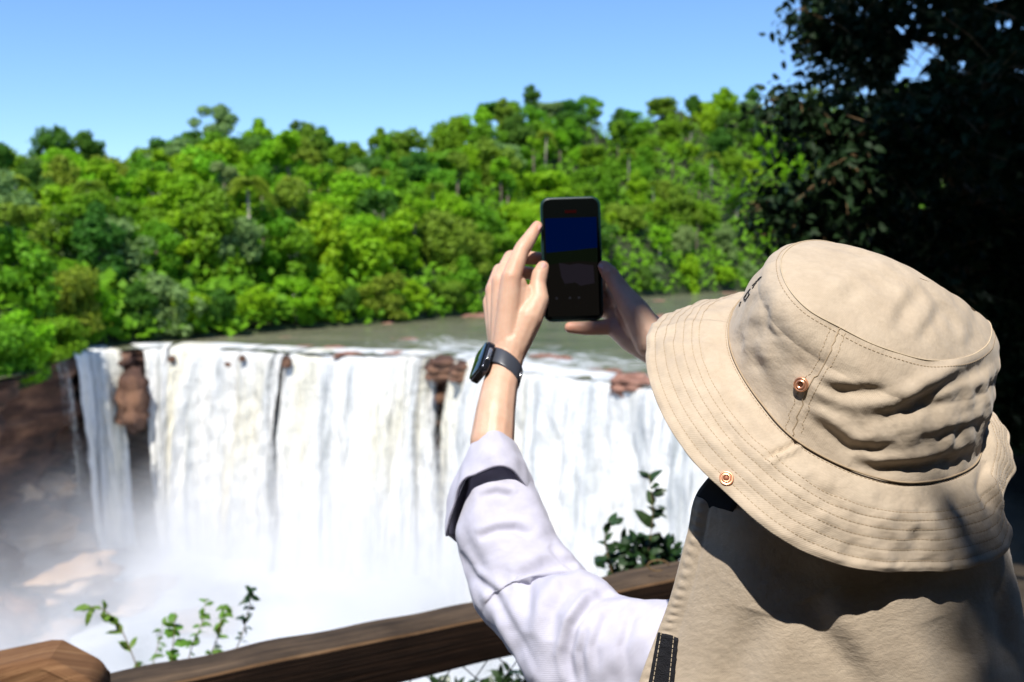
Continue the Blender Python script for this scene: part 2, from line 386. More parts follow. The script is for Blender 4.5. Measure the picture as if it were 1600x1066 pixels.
def rock(px, py, z, w, label, cat='rock', group=None, tall=1.0, tan=False, seed=None):
    p = G(px, py, z); d = np.linalg.norm(p[:2]); me = random.choice(RT if tan else RK)
    o = bpy.data.objects.new('boulder' if tan else 'river_rock', me); S.collection.objects.link(o)
    r = w / FPX * d / 2; o.location = p + [0, 0, -.15 * r]; o.scale = (r, r * random.uniform(.7, 1.1), r * tall); o.rotation_euler = (0, 0, random.uniform(-.5, .5))
    tag(o, label, cat, group)
row1 = [(648, 12), (668, 26), (690, 16), (715, 30), (738, 18), (757, 24)]
row2 = [(1018, 26), (1045, 40), (1080, 30), (1108, 22), (1128, 34)]
row3 = [(478, 16), (520, 20), (575, 14), (618, 24), (800, 22), (928, 26), (958, 16)]
ROCKROWS = [(row1, lambda x: 498 - (x - 640) * .06, 'reddish rock on the forest bank left of the phone', '%s from the left'),
            (row2, lambda x: 500 - (x - 1010) * .02, 'flat reddish rock in the shoal above the hat brim', '%s from left'),
            (row3, lambda x: 540 + (x - 478) * .082, 'small brown rock breaking water above the lip', '%s from the left')]
RL = RK[1].copy(); RL.materials.clear(); RL.materials.append(M['cliff'])
g1 = 'rust coloured rocks in the river'
for a in [(985, 598, 62, 'rust brown rock sitting on the lip of the right fall, beside the hat brim', .8),
          (852, 558, 46, 'dark brown rock in the rapids just below the phone', .6),
          (878, 560, 30, 'low brown rock touching the right side of the dark rock below the phone', .5),
          (545, 552, 44, 'flat rust rock at the lip, left of the wristwatch', .4),
          (1052, 492, 120, 'long pinkish brown shoal of rock in the river above the hat brim', .25),
          (1140, 458, 60, 'pale pink rock at the far water\'s edge left of the hat crown', .3),
          (1030, 470, 26, 'tiny pink rock in the green shallows right of the right hand', .35),
          (650, 490, 70, 'wide rust rock on the far bank, left of the left hand', .4),
          (700, 492, 60, 'rust rock on the far bank touching the left hand', .4),
          (745, 494, 50, 'rust rock on the far bank, partly behind the left wrist', .4),
          (600, 505, 34, 'small brown rock at the foot of the forest left of the wide rust rock', .4),
          (450, 527, 26, 'small reddish rock in the shallows under the palm tree', .35),
          (630, 530, 52, 'thin brown rock bar breaking the surface in mid river', .25),
          (905, 584, 26, 'small dark rock in the white water right of the watch', .5),
          (1118, 628, 30, 'dark rock on the lip tucked behind the hat brim', .8)]:
    rock(a[0], a[1], ZR, a[2], a[3], group=g1, tall=a[4])
for a in [(204, 600, 38, 3.6, 'tall red brown rock rib standing between the two left falls'),
          (268, 549, 9, 1.6, 'brown lip rock splitting the top of the main fall near its left end'),
          (378, 551, 9, 1.6, 'brown lip rock splitting the main fall left of its middle'),
          (448, 558, 12, 2.2, 'dark lip rock splitting the main fall at its middle'),
          (690, 566, 46, 1.3, 'brown ledge rock at the lip left of the watch'),
          (722, 574, 34, 1.5, 'dark brown ledge rock at the lip directly left of the watch')]:
    p = lip_at(a[0])[0]; d = np.linalg.norm(p); r = a[2] / FPX * d / 2; zc = 1.75 + (400 - a[1]) / FPX * d
    o = bpy.data.objects.new('ledge_rock', RL); S.collection.objects.link(o); o.location = (p[0] * .985, p[1] * .985, zc - .3 * r)
    o.scale = (r, r, r * a[3]); tag(o, a[4], 'rock', 'rocks on the lip of the falls')
NW = ['first', 'second', 'third', 'fourth', 'fifth', 'sixth', 'seventh']
for rw, fy, tx, of in ROCKROWS:
    for k, (x, w_) in enumerate(rw): rock(x, fy(x), ZR, w_ * 1.6, tx + ', ' + of % NW[k], group=g1, tall=.45)
g2 = 'boulders in the spray below the falls'
for i, a in enumerate([(18, 770, 90, 1.1, 'big tan boulder at the left frame edge under the dark cliff'),
          (72, 760, 62, .9, 'tan boulder right of the big one under the dark cliff'),
          (30, 835, 120, .6, 'grey boulder half lost in mist below the tan boulders'),
          (245, 900, 60, .8, 'pointed grey rock in the foam below the left fall'),
          (180, 925, 120, .35, 'low grey rock slab awash left of the pointed rock'),
          (70, 900, 150, .5, 'broad brown rock mound in the mist at the left frame edge'),
          (130, 800, 70, .7, 'grey boulder at the foot of the leftmost thick fall'),
          (20, 980, 160, .5, 'misty grey rock above the cut wooden post'),
          (320, 960, 90, .4, 'low grey rock in the mist behind the leafy sprigs')]):
    p = G(a[0], a[1] + a[2] * a[3] * .3, ZP); t_ = (a[1] + a[2] * .2 - 755) / 330; p = P(a[0], a[1], 84 - 20 * t_ + .5) if a[0] < 110 and a[1] < 905 else p; d = np.linalg.norm(p - C0); r = a[2] / FPX * d / 2
    o = bpy.data.objects.new('boulder', RT[i % 4]); S.collection.objects.link(o); o.location = p
    o.scale = (r, r, max(r * a[3], 0)); tag(o, a[4], 'boulder', g2)
# rocky talus carrying those boulders down into the pool
n = 80; m_ = 40; a = np.linspace(-500, 330, n); V = np.zeros((m_, n, 3))
for j, t in enumerate(np.linspace(0, 1, m_)):
    y = 745 + 330 * t; dd = 84 - 20 * t
    for i in range(n):
        yy = y + 10 + 150 * max(0, (a[i] - 40) / 150) * (1 - t) + 260 * max(0, (a[i] - 190) / 100)
        V[j, i] = P(a[i], yy, dd)
ft = waves(31, 30, 1.5, 9); V[..., 2] += ft(V) * .5
tag(put('talus', mesh('talus', V.reshape(-1, 3), grid_faces(m_, n)), None, M['tan_rock']), kind='structure')
# falling water
def fallmat(name, lo=.18, tint=(.80, .79, .755), cover=.30):
    m = mat(name, tint, .55, .25, Subsurface_Weight=.0)
    v = coord(m, src='UV'); mp = nd(m, "ShaderNodeMapping"); mp.inputs['Scale'].default_value = (1, .045, 1); lk(m, v, mp.inputs[0])
    n1 = noisy(m, mp.outputs[0], 1.7, 8, .66)
    mp2 = nd(m, "ShaderNodeMapping"); mp2.inputs['Scale'].default_value = (.22, .03, 1); lk(m, v, mp2.inputs[0])
    n2 = noisy(m, mp2.outputs[0], 1.0, 3)
    n3 = noisy(m, v, 1.6, 5, .7)
    mp4 = nd(m, "ShaderNodeMapping"); mp4.inputs['Scale'].default_value = (.7, .035, 1); lk(m, v, mp4.inputs[0]); n4 = noisy(m, mp4.outputs[0], .8, 4, .55)
    c = ramp(m, math_(m, 'ADD', math_(m, 'MULTIPLY', n1, .55), math_(m, 'MULTIPLY', n4, .45)), [(.37, (.40, .42, .42)), (.45, (.64, .65, .64)), (.53, tint)])
    c = mixc(m, ramp(m, n2, [(.56, (0, 0, 0)), (.68, (.6, .6, .6))]), c, (.77, .71, .52))
    mp5 = nd(m, "ShaderNodeMapping"); mp5.inputs['Scale'].default_value = (1, .32, 1); lk(m, v, mp5.inputs[0]); n5 = noisy(m, mp5.outputs[0], 2.3, 6, .75)
    c = mixc(m, 1.0, c, ramp(m, n5, [(.36, (.78, .79, .79)), (.54, (1, 1, 1))]), 'MULTIPLY')
    lk(m, c, bs(m).inputs['Base Color'])
    at = nd(m, "ShaderNodeAttribute", attribute_name='cover')
    al = math_(m, 'ADD', math_(m, 'ADD', math_(m, 'MULTIPLY', n1, .9), math_(m, 'MULTIPLY', n3, .35)), math_(m, 'SUBTRACT', at.outputs['Fac'], .62 + cover * 0))
    lk(m, ramp(m, al, [(lo, (0, 0, 0)), (lo + .22, (1, 1, 1))]), bs(m).inputs['Alpha'])
    lk(m, bump(m, math_(m, 'ADD', n1, math_(m, 'MULTIPLY', n3, .45)), .5, .8), bs(m).inputs['Normal'])
    tr = nd(m, "ShaderNodeBsdfTranslucent"); tr.inputs[0].default_value = (.9, .92, .95, 1)
    return m
M['fall'] = fallmat('falling white water'); M['sun_tint'] = fallmat('sun tinted white water', tint=(.90, .90, .88))  # second copy is paler, making up for weak sun on the left fall
def curtain(*a_, sun_tint=False, **k_):
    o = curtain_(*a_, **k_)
    if sun_tint: o.data.materials.clear(); o.data.materials.append(M['sun_tint'])
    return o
def curtain_(x0, x1, drop, seed, cover=.62, amp=1.0, throw=2.2, label=None, thin=0.0, edge=.30, split=()):
    n = max(40, int((x1 - x0) / .9)); px = np.linspace(x0, x1, n); L = lip_at(px); m_ = 90
    tn = nrm(np.gradient(interp(px, LPX, LIP), axis=0)); ou = np.stack([tn[:, 1], -tn[:, 0]], -1); ou *= np.sign((ou * -L).sum(-1))[:, None]
    arc = np.concatenate([[0], np.cumsum(np.linalg.norm(np.diff(L, axis=0), axis=1))])
    V = np.zeros((m_, n, 3)); UV = np.zeros((m_, n, 2)); CV = np.zeros((m_, n))
    fs = [(waves(seed + 50 * q, 9, l * .7, l * 1.5), a_, v_) for q, (l, a_, v_) in enumerate(((7, .34, .012), (3, .26, .03), (1.2, .15, .06), (.5, .065, .11)))]
    def f1(h): return sum(f_(h) * a_ for f_, a_, v_ in fs)
    zt = ZR + .12
    for j in range(m_):
        t = j / (m_ - 1)
        if t < .1: q = t / .1; back = -3.0 * (1 - q); z = zt + .05 - .25 * q * q; o_ = back - .3
        else: q = (t - .1) / .9; z = zt - .2 - (drop) * q; o_ = .25 + throw * math.sqrt(q)
        hx = np.stack([arc, np.full(n, z * .03), np.full(n, seed)], -1)
        disp = sum(f_(np.stack([arc, np.full(n, z * v_ * 2), np.full(n, seed)], -1)) * a_ for f_, a_, v_ in fs)
        w = min(1, max(0, (t - .06) / .25))
        d = o_ + w * amp * disp - w * .9 * thin
        V[j, :, :2] = L + ou * d[:, None] + tn * (w * .35 * f1(hx + 9))[:, None]; V[j, :, 2] = z + .25 * f1(np.stack([arc * .6, 0 * arc, np.full(n, 3.)], -1)) * (1 - t) * min(1, t * 12)
        UV[j, :, 0] = arc + seed; UV[j, :, 1] = z
        e = np.minimum(arc, arc[-1] - arc); cv = cover - edge * np.exp(-(e / (.35 + .5 * t)) ** 2)
        for sx, sw, sa, sl_ in split: cv = cv - sa * np.exp(-(((px - sx) / (sw * (1 - .6 * t / sl_))) ** 2)) * max(0, 1 - t / sl_) if t < sl_ else cv
        CV[j] = cv
    me = mesh('waterfall', V.reshape(-1, 3), grid_faces(m_, n), UV.reshape(-1, 2)); attr(me, 'cover', CV)
    o = put('waterfall', me, None, M['fall']); tag(o, label, kind='structure'); return o
H_ = ZR - ZP
curtain(78, 101, H_ * .62, 1, .18, .3, .8, 'thin grey veil of water at the far left')
curtain(109, 186, H_ - 1, 2, .68, .7, 1.6, 'left fall of white water beside the dark cliff', split=[(170, 14, .22, 1.2)], sun_tint=True)
curtain(222, 446, H_, 3, .66, 1.1, 2.4, 'widest white fall in the middle left', split=[(266, 9, .7, .25), (377, 9, .6, .3), (436, 10, .35, 1.0)])
curtain(440, 668, H_, 4, .60, 1.0, 2.2, 'white fall right of the widest one', split=[(447, 12, .8, .4), (590, 14, .12, .9), (650, 30, .22, .9)])
curtain(640, 724, H_, 5, .50, .8, 1.5, 'broken streaky fall left of the forearm', split=[(700, 24, .75, .9), (660, 10, .3, .8)])
curtain(716, 745, H_, 6, .50, .5, 1.6, 'narrow fall behind the watch')
curtain(738, 1500, H_, 7, .66, 1.0, 2.0, 'right fall behind the arm and hat')
# spray hanging over the foot of the falls
m = bpy.data.materials.new('spray'); m.use_nodes = True; T = m.node_tree; T.nodes.remove(T.nodes['Principled BSDF'])
pv = T.nodes.new('ShaderNodeVolumePrincipled'); pv.inputs['Color'].default_value = (.97, .98, 1, 1); pv.inputs['Anisotropy'].default_value = .0
c = nd(m, "ShaderNodeTexCoord"); sx = nd(m, "ShaderNodeSeparateXYZ"); lk(m, c.outputs['Object'], sx.inputs[0])
h = math_(m, 'SUBTRACT', 1.0, math_(m, 'MULTIPLY', sx.outputs['Z'], 1 / 13.5))
nz = noisy(m, c.outputs['Object'], .15, 4, .6)
dn = math_(m, 'MULTIPLY', math_(m, 'POWER', math_(m, 'MAXIMUM', h, 0.0), 2.0), math_(m, 'MAXIMUM', math_(m, 'MULTIPLY', math_(m, 'SUBTRACT', nz, .36), 5.0), 0.0))
lk(m, math_(m, 'MULTIPLY', math_(m, 'MULTIPLY', dn, math_(m, 'MINIMUM', math_(m, 'MAXIMUM', math_(m, 'ADD', math_(m, 'MULTIPLY', sx.outputs['X'], .035), 1.85), .36), 1.15)), .20), pv.inputs['Density']); lk(m, pv.outputs[0], m.node_tree.nodes['Material Output'].inputs['Volume'])
mb = MB(); mb.box((-18, 62, 6.9), (58, 0, 0), (0, 24, 0), (0, 0, 6.9))
me = mb.me('mist'); o = bpy.data.objects.new('mist', me); me.materials.append(m); S.collection.objects.link(o); o.location = (0, 0, ZP + .3)
tag(o, 'white spray drifting over the foot of the falls', kind='stuff')
# ------------------------------------------------------------------ forest
def leaf_quads(c, nrmv, size, rs, bend=.25, aspect=1.0):
    """n bent leaf cards: centres c, facing nrmv"""
    n = len(c); t = nrm(np.cross(nrmv, rs.normal(size=(n, 3)))); b = np.cross(nrmv, t); s = size[:, None]
    v = np.stack([c - t * s - b * s * aspect, c + t * s - b * s * aspect * .8 + nrmv * s * bend, c + t * s * .8 + b * s * aspect, c - t * s * .9 + b * s * aspect * .9 - nrmv * s * bend], 1)
    return v.reshape(-1, 3), np.arange(4 * n).reshape(n, 4)
def crown_mesh(name, seed, lobes, n, size, mat_, gap=.0, flat=.8, R=4.0, H=3.2):
    rs = np.random.default_rng(seed); cs = []; rr = []
    for i in range(lobes):
        a = rs.uniform(0, 6.28); q = rs.uniform(0, 1) ** .6; z = rs.uniform(-1.25, 1) * H; z *= (1 - .55 * q) if z > 0 else 1
        cs.append([math.cos(a) * q * R * .72, math.sin(a) * q * R * .72, z]); rr.append(rs.uniform(.17, .36) * R * (1 - gap * .6))
    cs = np.array(cs); rr = np.array(rr); k = rs.choice(lobes, n, p=rr ** 2 / (rr ** 2).sum())
    d = nrm(rs.normal(size=(n, 3)) + [0, 0, .25]); rad_ = rr[k] * rs.uniform(.72, 1.08, n) * (1 + .16 * waves(seed, 10, .3, 1.2)(d * 1.0 + cs[k]))
    c = cs[k] + d * rad_[:, None] * [1, 1, flat]
    nv = nrm(d * 1.0 + rs.normal(size=(n, 3)) * .55 + [0, 0, .45])
    v, f = leaf_quads(c, nv, size * rs.uniform(.5, 1.25, n), rs)
    me = mesh(name, v, f); tone = np.repeat(np.clip(rs.normal(.35, .25, n) + .25 * (rs.uniform(0, 1, lobes)[k] - .5), 0, 1), 4); attr(me, 'tone', tone)
    me.materials.append(mat_); me['tips'] = [float(x) for x in cs[:6].ravel()]
    return me
def trunk_mesh(name, seed, h, r, tips, mat_):
    rs = random.Random(seed); mb = MB(); top = np.array([rs.uniform(-.3, .3), rs.uniform(-.3, .3), h])
    mb.tube([(0, 0, -1.5), (rs.uniform(-.2, .2), rs.uniform(-.2, .2), h * .5), top * [1, 1, .92]], [r * 1.3, r * .9, r * .6], 7)
    for t in tips:
        t = np.array(t) * .85 + [0, 0, h]; s = top * [1, 1, rs.uniform(.6, .85)]; mid = (s + t) / 2 + [0, 0, -.2]
        mb.tube([s, mid, t], [r * .5, r * .33, r * .12], 5)
    me = mb.me(name); me.materials.append(mat_); me.polygons.foreach_set('use_smooth', [True] * len(me.polygons)); return me
COL = {'bright green': (.20, .385, .010), 'mid green': (.13, .275, .012), 'dark green': (.062, .16, .018), 'olive': (.17, .26, .022), 'grey green': (.18, .28, .09)}
LM = {k: leaf_mat(k + ' leaves', c, trans=.36, scale=.30, spec=.15) for k, c in COL.items()}
SH = [('round', 101, 42, 7500, .17, 0, .85, 4.0, 3.0), ('broad', 102, 50, 8500, .18, .05, .6, 5.0, 2.2), ('tall', 103, 46, 7500, .17, 0, .95, 3.3, 4.4),
      ('ragged', 104, 30, 5000, .17, .18, .8, 4.2, 3.6), ('loose', 105, 20, 3600, .17, .26, .7, 4.6, 2.6), ('slender', 106, 16, 3200, .16, .1, .8, 2.5, 1.9)]
PROTO = {}
for sn, sd_, lo_, n_, sz, gp, fl, R, H in SH:
    for j, cn in enumerate(COL):
        cm = crown_mesh('crown', sd_, lo_, n_, sz, LM[cn], gp, fl, R, H) if j == 0 else PROTO[(sn, 'bright green')][0].copy()
        if j: cm.materials.clear(); cm.materials.append(LM[cn])
        if j == 0:
            th = {'round': 5.5, 'broad': 5.8, 'tall': 6.5, 'ragged': 6.6, 'loose': 7.5, 'slender': 10.5}[sn]
            tm = trunk_mesh('trunk', sd_, th, .22, np.array(cm['tips']).reshape(-1, 3), M['pale_bark'] if sn in ('loose',) else M['bark'])
        PROTO[(sn, cn)] = (cm, tm, th)
for cm, _, _ in PROTO.values():
    if 'tips' in cm: del cm['tips']
def palm_crown(seed, mat_):
    rs = np.random.default_rng(seed); vs = []; fs = []; o = 0; tone = []
    for i in range(26):
        a = rs.uniform(0, 6.28); el = rs.uniform(-.1, 1.2); Lf = rs.uniform(2.3, 3.0); d = np.array([math.cos(a), math.sin(a), 0]); side = np.array([-d[1], d[0], 0])
        pts = [d * (Lf * t * math.cos(el) + .0) + np.array([0, 0, Lf * (math.sin(el) * t - 1.15 * t * t * (.6 + .4 * math.cos(el)))]) for t in np.linspace(0, 1, 9)]
        for k in range(1, 9):
            for q in range(2):
                for sg in (-1, 1):
                    p = pts[k - 1] * (1 - q * .5) + pts[k] * q * .5; ll = .75 * math.sin(math.pi * (.12 + .85 * k / 9)) + .1
                    tip = p + side * sg * ll * .8 + d * ll * .35 + [0, 0, -ll * .45]; w = d * .06
                    vs += [p - w, p + w, tip + w * .4, tip - w * .4]; fs.append([o, o + 1, o + 2, o + 3]); o += 4; tone += [rs.uniform(.2, .8)] * 4
    me = mesh('crown', vs, np.array(fs)); attr(me, 'tone', tone); me.materials.append(mat_); return me
PALM = (palm_crown(5, LM['olive']), trunk_mesh('trunk', 55, 8.5, .17, [], M['pale_bark']), 8.3)
TREES = []
def plant(px, s, shape, col, sc, sz=1.0):
    p = hill(np.array([px]), np.array([s]))[0]; TREES.append((px, s, shape, col, sc, sz, p))
# the trees one picks out by eye
FEAT = [(345, 1.0, 'loose', 'grey green', 1.15, 1.15, 'open umbrella-topped tree with sky showing through, tallest on the left skyline'),
        (472, .98, 'loose', 'dark green', .55, 1.25, 'small thin dark tree sticking up alone from the skyline'),
        (95, 1.0, 'loose', 'dark green', 1.15, 1.0, 'dark umbrella-crowned tree on the skyline at far left with a gap of sky'),
        (140, .98, 'round', 'dark green', 1.0, 1.05, 'dark domed tree on the skyline at far left, right of the umbrella crown'),
        (58, .80, 'round', 'grey green', 1.0, .95, 'pale silvery rounded tree standing out on the upper left slope'),
        (828, 1.0, 'tall', 'dark green', .8, 1.05, 'dark narrow tree poking up from the skyline left above the phone'),
        (768, 1.0, 'broad', 'dark green', .8, 1.0, 'dark broad tree on the skyline where the ridge climbs left of the phone'),
        (745, .62, 'broad', 'mid green', 1.15, 1.0, 'big smooth domed green tree on the upper slope left of the phone'),
        (380, .34, 'tall', 'bright green', 1.1, 1.0, 'tall vine-hung tree on the middle slope behind the feather palm'),
        (600, .97, 'tall', 'mid green', .9, 1.0, 'green pointed tree on the skyline left of the hands'),
        (90, .05, 'broad', 'olive', .85, .5, 'bronze tinged bush leaning over the cliff above the left fall'),
        (1030, .96, 'broad', 'olive', 1.0, 1.0, 'yellowish broad tree on the skyline right of the phone')]
for f in FEAT: plant(*f[:6])
FEAT += [(-25, -.012, 'broad', 'mid green', .7, .30, 'dark mid green bush hanging over the cliff top at the left frame edge'), (28, -.012, 'round', 'bright green', .75, .30, 'bright green bush hanging over the dark cliff near the left frame edge'), (70, -.010, 'broad', 'mid green', .62, .30, 'green bush hanging over the cliff just above the thin veil of water')]
for f in FEAT[-3:]: plant(*f[:6])
nfeat = len(FEAT)
rs = np.random.default_rng(77); SHN = [s[0] for s in SH]; names = list(COL)
rows_s = [(.015, 30, .62), (.10, 32, .85), (.22, 32, .9), (.35, 31, .95), (.49, 30, .95), (.63, 29, 1.0), (.77, 28, 1.0), (.89, 28, 1.0), (.985, 30, .95)]
for ri, (s, n_, sc) in enumerate(rows_s):
    for i in range(n_):
        px = -60 + (1400 + 60) * (i + .5 + rs.uniform(-.38, .38)) / n_
        if ri >= 7 and 165 < px < 215: continue
        if any(abs(px - f[0]) < 26 and abs(s - f[1]) < .07 for f in FEAT): continue
        dpt = 8 * 1600 / (np.interp(px, BPX, [b for a, b in bank_px]) - 400)
        cn = rs.choice(names, p=[.42, .30, .08, .11, .09] if ri < 6 else [.26, .32, .20, .12, .10])
        sn = rs.choice(SHN, p=[.22, .16, .26, .14, .08, .14] if ri < 7 else [.32, .30, .24, .11, .03, 0])
        plant(px, s + rs.uniform(-.035, .035) * (ri > 0), sn, cn, sc * rs.uniform(.82, 1.42) * (.9 if px < 300 else 1), .38 if ri == 0 else rs.uniform(.75, 1.05))
PALMS = [(395, .13, 1.15), (215, .60, .9), (182, .70, .95), (338, .78, .8), (1075, .72, 1.1), (930, .80, .9), (520, .55, .8), (1110, .45, 1.0), (680, .28, .9), (270, .40, .8), (460, .34, .9), (600, .44, .95), (770, .50, .9), (150, .30, .9), (1020, .30, .8), (980, .56, .95), (850, .66, .9), (30, .45, .9)]
OWORD = ['first', 'second', 'third', 'fourth', 'fifth', 'sixth', 'seventh', 'eighth', 'ninth', 'tenth', 'eleventh', 'twelfth', 'thirteenth', 'fourteenth', 'fifteenth', 'sixteenth', 'seventeenth', 'eighteenth', 'nineteenth', 'twentieth']
ROWN = ['right at the far water\'s edge', 'on the lower forest slope', 'on the middle forest slope', 'on the upper forest slope', 'along the forest skyline']
def rown(s): return 0 if s < .055 else 1 if s < .29 else 2 if s < .56 else 3 if s < .84 else 4
used = {}; order = sorted(range(nfeat, len(TREES)), key=lambda i: TREES[i][0]); lab = {}
for i in order:
    px, s, sn, cn, sc, sz, p = TREES[i]; k = (rown(s), sn, cn); used.setdefault(k, []).append(i)
for k, v in used.items():
    for j, i in enumerate(v):
        w = 'only' if len(v) == 1 else OWORD[j]
        lab[i] = f"{k[2]} {k[1]} tree {ROWN[k[0]]}, " + ("the only such one" if len(v) == 1 else f"{OWORD[j]} such from the left")
for i, (px, s, sn, cn, sc, sz, p) in enumerate(TREES):
    cm, tm, th = PROTO[(sn, cn)]; e = empty('forest_tree', p); th2 = th * sz
    e.rotation_euler = (0, 0, rs.uniform(0, 6.28))
    c_ = bpy.data.objects.new('crown', cm); S.collection.objects.link(c_); c_.parent = e; c_.location = (0, 0, th2); c_.scale = (sc * rs.uniform(.9, 1.1), sc * rs.uniform(.9, 1.1), sc * rs.uniform(.85, 1.2))
    t_ = bpy.data.objects.new('trunk', tm); S.collection.objects.link(t_); t_.parent = e; t_.scale = (1, 1, sz)
    tag(e, FEAT[i][6] if i < nfeat else lab[i], 'tree', 'forest trees on the far slope')
for j, (px, s, sc) in enumerate(PALMS):
    p = hill(np.array([px]), np.array([s]))[0]; e = empty('palm_tree', p); sc *= 1.2; e.scale = (sc, sc, sc); e.rotation_euler = (0, 0, j)
    c_ = bpy.data.objects.new('crown', PALM[0]); S.collection.objects.link(c_); c_.parent = e; c_.location = (0, 0, PALM[2])
    t_ = bpy.data.objects.new('trunk', PALM[1]); S.collection.objects.link(t_); t_.parent = e
    pl = sorted(q[0] for q in PALMS); tag(e, 'large drooping feather palm low on the slope above the widest fall' if j == 0 else f'feather palm among the forest trees, {OWORD[pl.index(px)]} palm from the left', 'palm tree', 'palms on the far slope')
# undergrowth
n = 52000; rs = np.random.default_rng(9); px = rs.uniform(-300, 1700, n); s = rs.uniform(0, 1, n) ** 1.25 * 1.02
p = hill(px, s); hgt = np.where(s < .03, 1.3, 2.8); blob = waves(41, 16, 3, 12)(p * [1, 1, 0])
c = p + np.stack([rs.normal(0, .5, n), rs.normal(0, .5, n), rs.uniform(0, 1, n) ** .7 * hgt * (1 + .45 * blob).clip(.2, 2)], -1)
toc = nrm(C0 - c) * .5
v, f = leaf_quads(c, nrm(rs.normal(size=(n, 3)) * .6 + [0, 0, .8] + toc), .38 * rs.uniform(.6, 1.4, n), rs)
me = mesh('undergrowth', v, f); attr(me, 'tone', np.repeat(np.clip(rs.normal(.3, .25, n), 0, 1), 4))
tag(put('undergrowth', me, None, LM['mid green'], smooth=False), 'green shrubs and vines filling in under the forest trees', kind='stuff')
# ------------------------------------------------------------------ the look-out: ground, rail, post, wire
xs = np.concatenate([np.linspace(-14, -2, 18), np.linspace(-1.8, 2, 20), np.linspace(2.2, 22, 34)]); ys = np.linspace(-8, 26, 80)
X, Y = np.meshgrid(xs, ys); edge = 2.9 + np.clip(X - 1.7, 0, 30) * 3.2 + .15 * np.sin(X * 2)
fallz = np.clip(Y - edge, 0, None); Z = -.02 - fallz * 2.2 + .10 * waves(61, 12, .8, 4)(np.stack([X, Y, 0 * X], -1)) * np.clip((np.abs(X) + np.abs(Y)) / 6, 0, 1) + np.clip(X - 2, 0, 20) * .10 - .25
Z = np.maximum(Z, ZP - 2)
tag(put('ground', mesh('ground', np.stack([X, Y, Z], -1).reshape(-1, 3), grid_faces(80, len(xs))), None, M['earth']), kind='structure')
def plank(mb_uv, a, b, w, h, seed=0, n=40, wob=.004, up=(0, 0, 1)):
    """squared timber from a to b, slightly uneven, as grid + uv"""
    a, b = np.asarray(a, float), np.asarray(b, float); t = nrm(b - a); s = nrm(np.cross(t, up)); u = np.cross(s, t); f = waves(seed, 12, .12, .8); L = np.linalg.norm(b - a)
    c = .07; prof = []
    for (x, y) in ((1, 1), (-1, 1), (-1, -1), (1, -1)):
        for k in (0, .5, 1):
            ang = math.pi / 4 + {(1, 1): 0, (-1, 1): 1, (-1, -1): 2, (1, -1): 3}[(x, y)] * math.pi / 2 + (k - .5) * math.pi / 2
            r = min(w, h) * c; prof.append((x * (w / 2 - r) + r * math.cos(ang), y * (h / 2 - r) + r * math.sin(ang)))
    prof = np.array(prof); m_ = len(prof); V = np.zeros((n, m_, 3)); UV = np.zeros((n, m_, 2)); per = np.concatenate([[0], np.cumsum(np.linalg.norm(np.diff(prof, axis=0), axis=1))])
    for i, q in enumerate(np.linspace(0, 1, n)):
        p = a + (b - a) * q; V[i] = p + prof[:, :1] * s + prof[:, 1:] * u
        V[i] += nrm(V[i] - p) * (f(V[i]) * wob)[:, None]; UV[i, :, 0] = q * L + seed; UV[i, :, 1] = per
    F = [list(x) for x in grid_faces(n, m_, True)] + [list(range(m_))[::-1], [(n - 1) * m_ + k for k in range(m_)]]
    return V.reshape(-1, 3), F, UV.reshape(-1, 2)
root = empty('wooden_railing', (-.2, 2.0, -.2)); tag(root, 'dark shaded wooden railing crossing behind the arm, one timber on posts', 'railing')
A = G(250, 1062, 1.03); B = G(1000, 911, 1.03); dr = nrm(B - A); A, B = [q + np.array([-dr[1], dr[0], 0]) * .050 - [0, 0, .054] for q in (A, B)]; ra, rb = A - dr * .24, A + dr * 1.35
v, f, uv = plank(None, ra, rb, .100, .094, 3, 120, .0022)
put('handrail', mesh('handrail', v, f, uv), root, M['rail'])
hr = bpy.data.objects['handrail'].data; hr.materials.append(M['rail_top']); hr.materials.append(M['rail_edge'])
for p_ in hr.polygons: p_.material_index = (1 if abs(p_.normal.z) > .9 else 2 if abs(p_.normal.z) > .25 and ((np.array(p_.center) - A) @ np.array([-dr[1], dr[0], 0])) < 0 else 0) if p_.center.z > A[2] + .03 else 0  # painted lit top, bright front edge and shaded sides, face by face
for k, q in enumerate((.02, 1.30)):
    p = A + dr * q; v, f, uv = plank(None, [p[0], p[1], -.6], [p[0], p[1], p[2] - .052], .10, .10, 20 + k, 10, .003, up=(0, 1, .01)); put('post', mesh('post', v, f, uv), root, M['rail'])
v, f, uv = plank(None, A - dr * .18 - [0, 0, .86], A + dr * 1.35 - [0, 0, .86], .07, .07, 9, 60, .003); put('lower_rail', mesh('lower_rail', v, f, uv), root, M['rail'])
mb = MB(); pz = A[2] - .055; wp = np.cross(dr, [0, 0, 1.]) * .0
cell = .085
for k in range(-16, 64):
    for sg in (1, -1):
        pts = []
        for j in range(0, 12):
            x = k * cell + sg * j * cell + (j % 2) * 0; z = pz - j * cell
            if -.1 < x < 1.33: pts.append(A + dr * x + [0, 0, z - A[2]] + np.cross(dr, [0, 0, 1.]) * (.004 * (-1) ** j * sg))
        if len(pts) > 1: mb.tube(pts, .0013, 5)
mb.build('wire_mesh', M['wire'], root)
# tendril curl on the rail top
mb = MB(); c = P(1028, 884, 2.30); mb.tube([c + np.array([math.cos(a) * .024, 0, math.sin(a) * .013]) * (1 - .02 * a) for a in np.linspace(0, 5.2, 22)], .0018, 5)
tag(mb.build('vine_tendril', M['twig']), 'small dry tendril curled on top of the railing under the dark bush', 'tendril')
